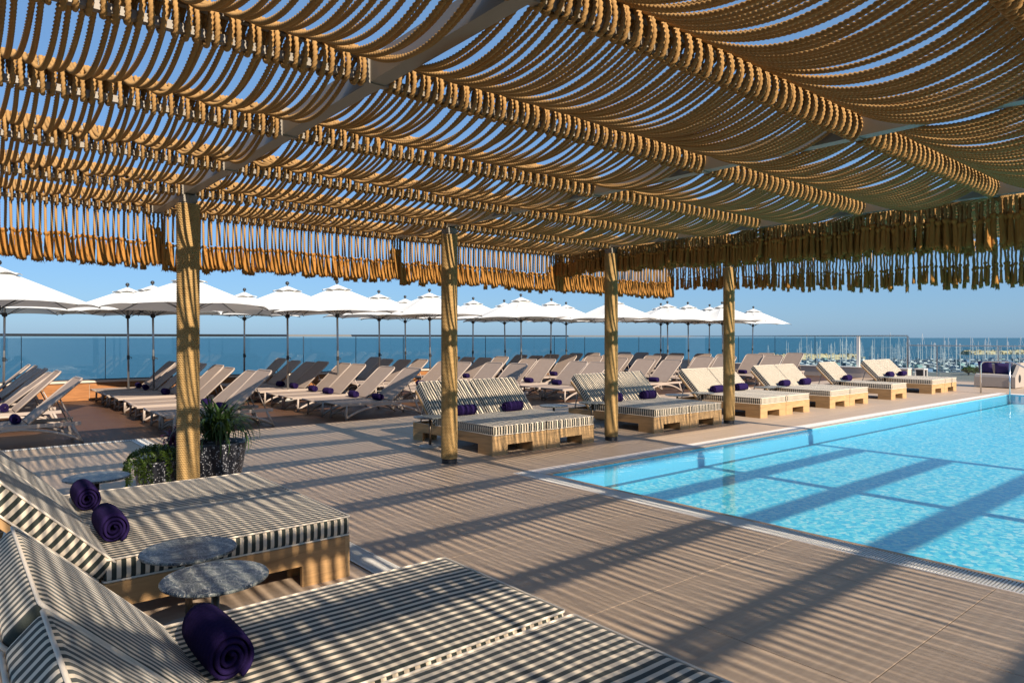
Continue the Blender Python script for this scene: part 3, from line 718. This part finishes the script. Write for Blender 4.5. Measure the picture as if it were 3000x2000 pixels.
def leaf_cloud(pts, size, mat, name, parent, seed=1):
    r_ = np.random.default_rng(seed); n = len(pts); P = np.asarray(pts); d1 = r_.normal(size=(n, 3)); d1 /= np.linalg.norm(d1, axis=1)[:, None]
    d2 = np.cross(d1, r_.normal(size=(n, 3))); d2 /= np.linalg.norm(d2, axis=1)[:, None]; s_ = (size * r_.uniform(.6, 1.4, n))[:, None]
    V = np.stack([P - d1 * s_, P + d2 * s_ * .45, P + d1 * s_, P - d2 * s_ * .45], 1).reshape(-1, 3)
    return link(name, npmesh(name, V, np.arange(4 * n).reshape(-1, 4), mat), parent)
e = empty('trailing_plant', (1.66, 7.66, .34)); tag(e, 'bright green trailing plant spilling over the short speckled pot', 'plant')
pts = []
for i in range(1500):
    q = random.uniform(0, 6.28); rr = .25 * math.sqrt(random.random()); pts.append((rr * math.cos(q), rr * math.sin(q), .17 * math.sqrt(max(0, 1 - (rr / .26) ** 2)) * random.uniform(.55, 1.05)))
for i in range(16):
    q = random.uniform(2.5, 5.2) if i < 12 else random.uniform(0, 6.28); ln = random.uniform(.1, .32)
    for j in range(60):
        t = j / 60; rr = .22 + .05 * min(1, t * 4); pts.append((rr * math.cos(q) + random.uniform(-.02, .02), rr * math.sin(q) + random.uniform(-.02, .02), .05 - ln * t))
tag(leaf_cloud(pts, .016, 'leaf_green', 'foliage', e, 3), kind='stuff')
MB().tube([(0, 0, -.1), (0, .01, .04)], .012, 6).build('stem', 'bark', e)

# ------------------------------------------------------------------ sun loungers
def make_lounger():
    root = empty('sun_lounger'); w = .345; zs = .315; hx = 1.14
    def rail(name, pts, r, n=8): return MB().tube(pts, r, n).build(name, 'lounger_resin', root, True)
    MB().prism([(0.03, zs - .042), (1.80, zs - .042), (1.80, zs + .012), (.03, zs + .012)], lambda p, s: (p[0], -w - .028 if s == 0 else -w, p[1])).build('seat_rail', 'lounger_resin', root)
    MB().prism([(0.03, zs - .042), (1.80, zs - .042), (1.80, zs + .012), (.03, zs + .012)], lambda p, s: (p[0], w if s == 0 else w + .028, p[1])).build('seat_rail', 'lounger_resin', root)
    rail('foot_rail', [(.03, -w - .02, zs - .005), (.02, 0, zs - .005), (.03, w + .02, zs - .005)], .018)
    sl_ = MB(); n = 8; vs = []
    for i in range(n + 1):
        x = .03 + (hx - .03) * i / n
        for j in range(5):
            yy = -w + 2 * w * j / 4; vs.append((x, yy, zs + .008 - .012 * math.sin(math.pi * i / n) * (1 - (yy / w) ** 2)))
    sl_.add(vs, [(i * 5 + j, i * 5 + j + 1, (i + 1) * 5 + j + 1, (i + 1) * 5 + j) for i in range(n) for j in range(4)]); sl_.build('seat_sling', 'sling', root, True, fix=False)
    for s_ in (-1, 1):
        yy = s_ * (w + .012)
        rail('foot_leg', [(.16, yy, zs - .02), (.15, yy, 0)], .022)
        arch = [(.15 + 1.66 * q, yy, .035 + .225 * math.sin(math.pi * min(1, q * 1.0)) ** .8 if 0 < q < 1 else .035) for q in np.linspace(0, 1, 16)]
        rail('arched_brace', arch, .023)
        rail('head_leg', [(1.68, yy, zs - .02), (1.74, yy, .16), (1.82, yy, 0)], .022)
    rail('cross_brace', [(.15, -w - .01, .05), (.22, -w * .4, .11), (.22, w * .4, .11), (.15, w + .01, .05)], .014)
    rail('cross_brace', [(1.80, -w - .01, .03), (1.74, 0, .06), (1.80, w + .01, .03)], .014)
    # backrest with rounded head
    L, rc = .93, .10; out = [(0, -w - .012), (L - rc, -w - .012)] + [(L - rc + rc * math.sin(R(a_)), -w - .012 + rc - rc * math.cos(R(a_))) for a_ in (22, 45, 68, 90)]
    out += [(x, -y) for (x, y) in out[::-1]]
    ib = MB().tube([(x, y, 0) for x, y in out], .017, 8).mesh('back_frame', 'lounger_resin', True)
    inn = [(x, y) for x, y in out]
    sm = MB().prism(inn, lambda p, s: (p[0], p[1] * .97, .004 if s else -.006)).mesh('back_sling', 'sling', False)
    for nm, me in (('back_frame', ib), ('back_sling', sm)):
        o = link(nm, me, root, (hx + .005, 0, zs + .02)); o.rotation_euler = (0, -R(43), 0)
    rail('back_prop', [(hx + .40, -w * .8, zs + .36), (hx + .56, -w * .8, zs)], .011, 6); rail('back_prop', [(hx + .40, w * .8, zs + .36), (hx + .56, w * .8, zs)], .011, 6)
    return root
proto_l = make_lounger(); first_l = True
ROWS = [12.52, 13.42, 14.62, 15.5, 16.75, 17.65, 18.55, 19.4]
COLS = [-.24 + 3.0 * k for k in range(9)]
skip = {(1, 0), (0, 8), (4, 8), (5, 8), (6, 8), (7, 8), (3, 8)}
for ri, ry in enumerate(ROWS):
    for ci, cx in enumerate(COLS):
        if (ri, ci) in skip: continue
        o = proto_l if first_l else copy_tree(proto_l); first_l = False
        jx, jy = random.uniform(-.07, .07), random.uniform(-.04, .04)
        o.location = (cx + jx, ry + jy, .004); o.rotation_euler = (0, 0, random.uniform(-.035, .035))
        tilt = random.choice((0, 0, .03, -.04, .05))
        for ch in o.children:
            if ch.name.startswith(('back_frame', 'back_sling')): ch.rotation_euler = (0, -R(43) + tilt, 0)
        place = f'{ORD[ri]} row from the pergola, {ORD[len(COLS) - 1 - ci]} from the marina end'
        tag(o, 'taupe mesh sun lounger, ' + place, 'sun lounger', 'sun loungers in rows on the brown deck')
        if random.random() < .8 or (ri < 4 and ci < 5):
            towel((cx + jx + 1.02, ry + jy, .315 + .004 + .075), 0, f'purple towel on the lounger, {ORD[ri]} row from pergola, {ORD[len(COLS) - 1 - ci]} from marina end', .82)

# ------------------------------------------------------------------ parasols
def make_umbrella():
    root = empty('parasol'); n = 8; RAD, ZR, ZA = 1.59, 2.20, 2.83
    MB().lathe([(.0, .0), (.27, 0), (.27, .05), (.05, .075), (.05, .3), (0.0, .3)], 28, cap=False).build('base', 'stone_base', root)
    MB().lathe([(.024, .06), (.024, 2.80)], 12).build('pole', 'grey_metal', root, True)
    MB().lathe([(.034, 1.05), (.034, 1.15)], 10).tube([(.03, 0, 1.1), (.08, 0, 1.1), (.08, 0, 1.06)], .009, 6).build('crank', 'black_plastic', root)
    MB().lathe([(.045, 2.08), (.055, 2.11), (.045, 2.17)], 14).build('hub', 'black_plastic', root)
    def cone(r0, z0, r1, z1, m, dip, edge, name, mat):
        seg = 6; vs = []; fs = []; rows = m + 1; tot = n * seg
        for i in range(rows):
            q = i / m; r = r0 + (r1 - r0) * q; z = z0 + (z1 - z0) * q
            for j in range(tot):
                f = (j % seg) / seg; a0 = 2 * math.pi * (j // seg) / n; a1 = a0 + 2 * math.pi / n
                p = Vector((math.cos(a0), math.sin(a0), 0)).lerp(Vector((math.cos(a1), math.sin(a1), 0)), f) * r
                sg = 4 * f * (1 - f); zz = z - dip * sg * q * (1 - q) * 4 * .3 + (edge * sg if i == m else edge * sg * q ** 3)
                vs.append((p.x, p.y, zz))
        for i in range(m):
            for j in range(tot): fs.append((i * tot + j, (i + 1) * tot + j, (i + 1) * tot + (j + 1) % tot, i * tot + (j + 1) % tot))
        return MB().add(vs, fs).build(name, mat, root, False, fix=False)
    can = cone(.16, ZA - .06, RAD, ZR, 8, .10, .028, 'canopy', 'canvas')
    vent = cone(.02, ZA + .035, .36, ZA - .105, 3, .02, .03, 'vent_cap', 'canvas')
    for k_ in range(n):
        a_ = 2 * math.pi * k_ / n; c_, s_ = math.cos(a_), math.sin(a_)
        MB().tube([(.05 * c_, .05 * s_, ZA - .03), (RAD * .995 * c_, RAD * .995 * s_, ZR - .012)], .008, 5).build('rib', 'dark_metal', root)
        MB().tube([(.05 * c_, .05 * s_, 2.12), (RAD * .5 * c_, RAD * .5 * s_, (ZA + ZR) / 2 - .03)], .007, 5).build('strut', 'dark_metal', root)
    m_ = MB(); m_.lathe([(.012, ZA + .03), (.014, ZA + .06), (.036, ZA + .075), (.048, ZA + .105), (.036, ZA + .14), (.012, ZA + .152)], 16); m_.build('finial', 'black_plastic', root, True)
    return root
UM = [(.66, 14.35, 0), (1.0, 18.4, 2), (3.4, 18.6, 2), (3.72, 17.3, 1), (3.66, 14.1, 0), (6.1, 18.4, 2), (6.15, 15.5, 1), (6.88, 14.4, 0), (9.2, 16.7, 1), (10.0, 15.4, 0), (11.0, 18.4, 2), (13.1, 17.7, 1), (14.8, 18.1, 2), (13.2, 15.4, 0), (15.4, 16.5, 1), (17.5, 17.9, 2),
      (16.4, 14.6, 0), (18.6, 16.9, 1), (19.8, 15.1, 0), (20.8, 16.2, 1), (20.9, 15.0, 0), (21.7, 14.1, 0), (22.9, 15.5, 1), (25.8, 15.4, 1)]
pu = make_umbrella(); fu = True; cnt = [0, 0, 0]
rown = ['row nearer the pergola', 'middle row', 'row nearer the glass railing']
for (ux, uy, rw_) in UM:
    o = pu if fu else copy_tree(pu); fu = False
    o.location = (ux * 1.06, min(uy * 1.06, 19.45), .004); cnt[rw_] += 1
    tilt = (random.uniform(-.02, .02), random.uniform(-.02, .02)); o.rotation_euler = (tilt[0], tilt[1], random.uniform(0, .78))
    tag(o, f'open white parasol, {rown[rw_]}, {ORD[cnt[rw_] - 1]} from the plant-pot end', 'parasol', 'white parasols over the sun loungers')

# ------------------------------------------------------------------ parapet and glass railing
RY, RX = 20.4, 28.5; ZR1, ZR2 = 1.70, 1.325; PY2 = 10.42
def parapet(name, loc, parts, label):
    e = empty(name, loc); tag(e, label, 'wall')
    for (nm, mt, bx) in parts:
        m_ = MB().box(*bx); m_.build(nm, mt, e)
    return e
e = parapet('parapet_wall', (0, 20.2, 0), [('wall_core', 'plaster', (DX0, DX1 - .3, .03, .42, 0, .46)), ('wall_cap', 'plaster', (DX0, DX1 - .3, -.04, .46, .461, .51))], 'low timber-clad parapet wall under the long glass railing')
pw = .98; m_cl = MB().box(.004, pw - .004, 0, .026, .012, .455).mesh('cladding_panel', 'teak_clad')
x = DX0
while x < DX1 - 1.3: link('cladding_panel', m_cl, e, (x, 0, 0)); x += pw
parapet('end_wall', (RX - .3, PY2, 0), [('wall_core', 'plaster', (.0, .5, -.1, RY - PY2 - .2, 0, .40)), ('wall_cap', 'white_paint', (-.03, .52, -.12, RY - PY2 - .2, .401, .43))], 'low beige end wall under the railing towards the marina')
def railing(name, loc, label):
    e = empty(name, loc); tag(e, label, 'railing'); return e
ra = railing('glass_railing', (0, RY, .51), 'long frameless glass railing in front of the open sea')
pane = MB().box(.008, 1.772, -.008, .008, -.10, ZR1 - .51 - .066).mesh('glass_pane', 'railing_glass')
gask = MB().box(-.007, .007, -.010, .010, -.05, ZR1 - .51 - .067).mesh('gasket', 'dark_metal')
x = 6.80 - 1.78 * 6
while x < RX - 1.2:
    link('glass_pane', pane, ra, (x, 0, 0)); link('gasket', gask, ra, (x, 0, 0)); x += 1.78
MB().box(DX0, RX - .03, -.04, .04, ZR1 - .51 - .065, ZR1 - .51).build('handrail', 'rail_metal', ra)
MB().box(DX0, RX - .03, -.03, .03, -.001, .03).build('glass_channel', 'dark_metal', ra)
rb = railing('end_railing', (RX, 0, .43), 'high glass railing across the marina end of the sun deck')
pb = MB().box(-.008, .008, .008, 1.812, -.02, ZR1 - .43 - .05).mesh('glass_pane', 'railing_glass')
gask2 = MB().box(-.010, .010, -.007, .007, -.02, ZR1 - .43 - .052).mesh('gasket', 'dark_metal')
y = PY2
while y < RY - .9:
    link('glass_pane', pb, rb, (0, y, 0))
    if y > PY2 + .1: link('gasket', gask2, rb, (0, y, 0))
    y += 1.82
MB().box(-.04, .04, PY2, RY, ZR1 - .43 - .05, ZR1 - .43).build('handrail', 'steel', rb)
MB().box(-.03, .03, PY2 - .03, PY2 + .03, -.42, ZR1 - .43 - .051).build('end_post', 'steel', rb); MB().box(-.06, .06, 12.2, 12.32, -.02, ZR1 - .43 - .051).build('post', 'white_paint', rb)
rc_ = railing('low_railing', (RX + .06, 0, 0), 'lower steel and glass railing overlooking the marina boats')
pc = MB().box(-.006, .006, .02, 1.9, .06, ZR2 - .06).mesh('glass_pane', 'railing_glass'); pp = MB().box(-.025, .025, -.02, .02, 0, ZR2 - .041).mesh('post', 'steel')
y = 9.43
for k_ in range(7): link('post', pp, rc_, (0, y, 0)); link('glass_pane', pc, rc_, (0, y - 1.92, 0)); y -= 1.92
link('glass_pane', MB().box(-.006, .006, .02, PY2 - 9.43 - .05, .06, ZR2 - .06).mesh('glass_pane', 'railing_glass'), rc_, (0, 9.43, 0))
MB().box(-.035, .035, y, PY2 - .032, ZR2 - .04, ZR2).build('handrail', 'steel', rc_)
# lantern box beside the end wall
e = empty('lantern_box', (27.9, 9.75, 0)); tag(e, 'white framed lantern box with dark glass sides beside the end wall', 'lantern')
for sx_ in (-.16, .13):
    for sy_ in (-.16, .13): MB().box(sx_, sx_ + .03, sy_, sy_ + .03, 0, .42).build('corner_post', 'white_paint', e)
MB().box(-.17, .17, -.17, .17, .421, .46).build('lid', 'white_paint', e); MB().box(-.125, .125, -.125, .125, .02, .415).build('glass_box', 'dark_metal', e)

# ------------------------------------------------------------------ wicker sofa and pool handrail
e = empty('wicker_sofa', (25.8, 6.95, 0)); tag(e, 'grey woven outdoor sofa with porthole side panel by the marina railing', 'sofa')
MB().box(0, .95, -.52, .50, .03, .34).build('seat_base', 'wicker', e); MB().box(.72, .95, -.52, .50, .341, .74).build('backrest', 'wicker', e)
sp = [(-.02, .02), (.97, .02), (.97, .80), (.60, .80), (-.02, .36)]
b = MB(); b.prism(sp, lambda p, s: (p[0], -.62 if s == 0 else -.525, p[1])); b.build('side_panel', 'wicker', e)
b = MB(); b.prism([(.45 + .13 * math.cos(q), .30 + .13 * math.sin(q)) for q in np.linspace(0, 6.28, 21)[:-1]], lambda p, s: (p[0], -.623 if s == 0 else -.522, p[1])); b.build('porthole', 'dark_slot', e)
MB().box(.02, .72, -.50, .48, .342, .42).build('seat_cushion', 'cushion_grey', e)
def cushion(name, w_, h_, t, mat):
    m_ = MB(); n = 8; vs = []
    for s_ in (1, -1):
        for i in range(n + 1):
            for j in range(n + 1):
                u_, v_ = 2 * i / n - 1, 2 * j / n - 1; k_ = (1 - u_ ** 4) * (1 - v_ ** 4); pin = 1 - .06 * (abs(u_ * v_)) ** 2
                vs.append((u_ * w_ / 2 * (1 - .07 * (1 - v_ * v_)) , s_ * t / 2 * k_ ** .5, v_ * h_ / 2 * (1 - .07 * (1 - u_ * u_)) + h_ / 2))
    N1 = (n + 1) ** 2; fs = []
    for i in range(n):
        for j in range(n):
            q = (i * (n + 1) + j, (i + 1) * (n + 1) + j, (i + 1) * (n + 1) + j + 1, i * (n + 1) + j + 1); fs += [q[::-1], tuple(x + N1 for x in q)]
    m_.add(vs, fs); return m_.mesh(name, mat, True)
cu = cushion('throw_cushion', .46, .42, .15, 'cushion_purple')
for (x, y, rz, ry, lb) in ((.62, .33, 75, 14, 'purple throw cushion propped at the open end of the wicker sofa'), (.60, -.15, 100, 28, 'purple throw cushion slumped in the middle of the wicker sofa')):
    o = link('throw_cushion', cu, None, (25.8 + x, 6.95 + y, .425)); o.rotation_euler = (R(-ry), 0, R(rz)); tag(o, lb, 'cushion', 'purple cushions on the sofa')
e = empty('pool_handrail', (23.1, 6.5, 0)); tag(e, 'curved stainless steel handrail at the far corner of the pool', 'handrail')
pts = [(0, 0, 0), (0, 0, .80)] + [(0, -.12 * (1 - math.cos(R(q))), .80 + .12 * math.sin(R(q))) for q in (30, 60, 90)] + [(0, -.62, .93), (0, -.80, .90), (0, -1.6, .45), (0, -2.2, .10), (0, -2.4, -.3)]
MB().tube(pts, .021, 10).build('rail_tube', 'steel', e, True); MB().tube([(.0, -.70, -.3), (0, -.70, .915)], .02, 10).build('support_post', 'steel', e, True)

# ------------------------------------------------------------------ sea and marina
SEA = -14.0; FW = Vector((math.cos(TH), math.sin(TH))); RT = Vector((math.sin(TH), -math.cos(TH)))
def far(d, px, z=SEA):
    xc = (px - 1500) / 2000 * d; return (FW.x * d + RT.x * xc, FW.y * d + RT.y * xc, z)
b = MB(); S = 60000
ring = [0, 300, 1500, 8000, S]; n = 48; vs = [(0, 0, SEA)]; fs = []
for r in ring[1:]:
    for j in range(n): vs.append((r * math.cos(2 * math.pi * j / n), r * math.sin(2 * math.pi * j / n), SEA))
for j in range(n): fs.append((0, 1 + j, 1 + (j + 1) % n))
for i in range(len(ring) - 2):
    for j in range(n): fs.append((1 + i * n + j, 1 + (i + 1) * n + j, 1 + (i + 1) * n + (j + 1) % n, 1 + i * n + (j + 1) % n))
b.add(vs, fs); tag(b.build('sea', 'sea', fix=False), kind='structure')

def boat_meshes(L, seed):
    r_ = random.Random(seed); Wd = L * .30; m_ = MB(); st = []
    for q in (0, .15, .4, .7, .9, 1.0):
        w_ = Wd / 2 * (math.sin(math.pi * (.30 + .70 * q)) ** .75 if q < 1 else .03); dk = .9 + .35 * q ** 2
        st.append([(L * (q - .5), -w_, dk), (L * (q - .5), -w_ * .75, .05), (L * (q - .5), 0, -.35 * (1 - q)), (L * (q - .5), w_ * .75, .05), (L * (q - .5), w_, dk)])
    vs = [p for s_ in st for p in s_]; fs = []
    for i in range(5):
        for j in range(4): fs.append((i * 5 + j, i * 5 + j + 1, (i + 1) * 5 + j + 1, (i + 1) * 5 + j))
        fs.append((i * 5 + 4, i * 5, (i + 1) * 5, (i + 1) * 5 + 4))
    fs.append((0, 1, 2, 3, 4)); m_.add(vs, fs)
    return m_.mesh('hull', 'boat_white'), MB().prism([(-L * .22, .9), (L * .18, .95), (L * .12, 1.5), (-L * .16, 1.6)], lambda p, s: (p[0], -Wd * .27 if s == 0 else Wd * .27, p[1])).mesh('cabin', 'boat_white')
boats = []
for i, (L, H) in enumerate(((10, 13.5), (11.5, 15), (9, 12), (12.5, 16.5), (8, 10.5))):
    hull, cab = boat_meshes(L, i)
    mast = MB().tube([(L * .06, 0, 1.2), (L * .06, 0, H)], [.15, .10], 6).tube([(L * .06, -1.2, H * .62), (L * .06, 1.2, H * .62)], .04, 4).mesh('mast', 'mast')
    boom = MB().tube([(L * .05, 0, 2.3), (-L * .34, 0, 2.4)], [.28, .2], 6).mesh('furled_sail', ('boat_blue', 'boat_white', 'boat_teal', 'boat_blue', 'boat_dark')[i])
    stay = MB().tube([(L * .48, 0, 1.3), (L * .06, 0, H)], .02, 3).tube([(-L * .48, 0, 1.2), (L * .06, 0, H)], .02, 3).mesh('stays', 'mast')
    boats.append((hull, cab, mast, boom, stay))
sailn = ['long blue furled sail', 'white furled sail', 'grey-green furled sail', 'tallest mast and blue furled sail', 'short mast and dark furled sail']
rows_b = [(455, 2235, 3080), (438, 2330, 3080), (412, 2290, 3080), (388, 2300, 3080), (362, 2320, 3080), (340, 2390, 3080), (318, 2460, 3080), (296, 2560, 3080)]
hd = math.atan2(FW.y, FW.x)
for ri, (d, x0, x1) in enumerate(rows_b):
    px = x0 + random.uniform(0, 20)
    pier0, pier1 = far(d + 7.5, x0 - 30), far(d + 7.5, x1)
    if ri % 2 == 0:
        e = empty('floating_pier', pier0, math.atan2(pier1[1] - pier0[1], pier1[0] - pier0[0])); tag(e, f'narrow grey pier between moored boats, {ORD[ri // 2]} counted from the breakwater', 'pier', 'marina piers')
        ln = (Vector(pier1) - Vector(pier0)).length; MB().box(0, ln, -.9, .9, .3, .7).build('walkway', 'quay', e)
    while px < x1:
        sail = random.random() < (.86 if ri < 4 else .62); k_ = random.randrange(5); hull, cab, mast, boom, stay = boats[k_]
        p = far(d + random.uniform(-2.5, 2.5), px)
        if sail:
            e = empty('sailboat', p, hd + (math.pi if random.random() < .5 else 0) + random.uniform(-.12, .12)); tag(e, f'sailboat with {sailn[k_]}, {ORD[ri]} row of moored boats from the breakwater', 'sailboat', 'sailboats moored in the marina')
            for nm, me in (('hull', hull), ('cabin', cab), ('mast', mast), ('furled_sail', boom), ('stays', stay)): link(nm, me, e)
            s_ = random.uniform(.78, 1.1); e.scale = (1, 1, s_)
        else:
            e = empty('motorboat', p, hd + random.uniform(-.3, .3)); lab = random.choice((('white motorboat under a blue cover in the marina', 'boat_blue'), ('white motorboat with dark windows in the marina', 'boat_dark'), ('white motorboat under a grey-green cover in the marina', 'boat_teal')))
            tag(e, lab[0].replace(' in the marina', f', {ORD[ri]} row of moored boats from the breakwater'), 'motorboat', 'motorboats moored in the marina')
            link('hull', hull, e); MB().prism([(-3, .95), (2.2, .95), (1.2, 2.3), (-2.6, 2.1)], lambda p_, s: (p_[0], -1.25 if s == 0 else 1.25, p_[1])).build('cover', lab[1], e); e.scale = (.8, .85, 1)
        px += random.uniform(4.2, 9.0) / d * 2000
# breakwaters of tumbled rock
def breakwater(name, p0, p1, wd, h, label, seed):
    r_ = random.Random(seed); P0, P1 = Vector(p0), Vector(p1); L = (P1 - P0).length; e = empty(name, p0, math.atan2(P1.y - P0.y, P1.x - P0.x)); tag(e, label, 'breakwater')
    MB().prism([(-wd / 2, -1), (wd / 2, -1), (wd * .25, h * .7), (-wd * .25, h * .7)], lambda p, s: (0 if s == 0 else L, p[0], p[1])).build('core', 'rock', e)
    m_ = MB()
    for _ in range(int(L * 1.6)):
        x, y = r_.uniform(0, L), r_.uniform(-.48, .48) * wd; z = h * .75 * (1 - abs(y) / (wd * .5)) + r_.uniform(-.2, .5); s_ = r_.uniform(.7, 1.6)
        vs = [(x + s_ * c_[0] * r_.uniform(.6, 1.1), y + s_ * c_[1] * r_.uniform(.6, 1.1), z + s_ * c_[2] * r_.uniform(.5, .9)) for c_ in ((-1, -1, -1), (1, -1, -1), (1, 1, -1), (-1, 1, -1), (-1, -1, 1), (1, -1, 1), (1, 1, 1), (-1, 1, 1))]
        m_.add(vs, [(3, 2, 1, 0), (4, 5, 6, 7), (0, 1, 5, 4), (1, 2, 6, 5), (2, 3, 7, 6), (3, 0, 4, 7)])
    tag(m_.build('boulders', 'rock', e, fix=False), kind='stuff')
breakwater('breakwater', far(478, 2195), far(500, 2510), 14, 4.6, 'tan rock breakwater behind the loungers at the marina mouth', 1)
breakwater('outer_breakwater', far(640, 2830), far(700, 3200), 16, 4.2, 'long tan rock breakwater far beyond the boats', 2)
# quay with trees below the terrace
b = MB(); P = [far(285, 2560), far(285, 3150), far(190, 3300), far(190, 2500)]
b.add([(p[0], p[1], SEA + 1.2) for p in P] + [(p[0], p[1], SEA - 1) for p in P], [(0, 1, 2, 3), (0, 4, 5, 1), (1, 5, 6, 2), (2, 6, 7, 3), (3, 7, 4, 0)]); tag(b.build('quay', 'quay'), kind='structure')
def tree(p, rc__, h, label, seed):
    e = empty('quay_tree', p); tag(e, label, 'tree', 'trees on the quay'); r_ = random.Random(seed)
    MB().tube([(0, 0, 0), (.2, .1, h * .4), (0, .2, h * .75)], [.3, .24, .12], 7).build('trunk', 'bark', e)
    pts = []
    cl = [(r_.gauss(0, rc__ * .45), r_.gauss(0, rc__ * .45), h * .7 + r_.gauss(0, rc__ * .25)) for _ in range(16)]
    for c_ in cl:
        for _ in range(90): pts.append(tuple(c_[i] + r_.gauss(0, rc__ * .2) for i in range(3)))
    tag(leaf_cloud(pts, .42, 'leaf_tree', 'crown', e, seed), kind='stuff')
for i, (d, px) in enumerate(((262, 2838), (266, 2858), (258, 2700))):
    tree(far(d, px, SEA + 1.2), random.uniform(1.2, 1.7), random.uniform(2.2, 3.0), f'small round green tree on the quay, {ORD[i]} of the three by the boats', 40 + i)
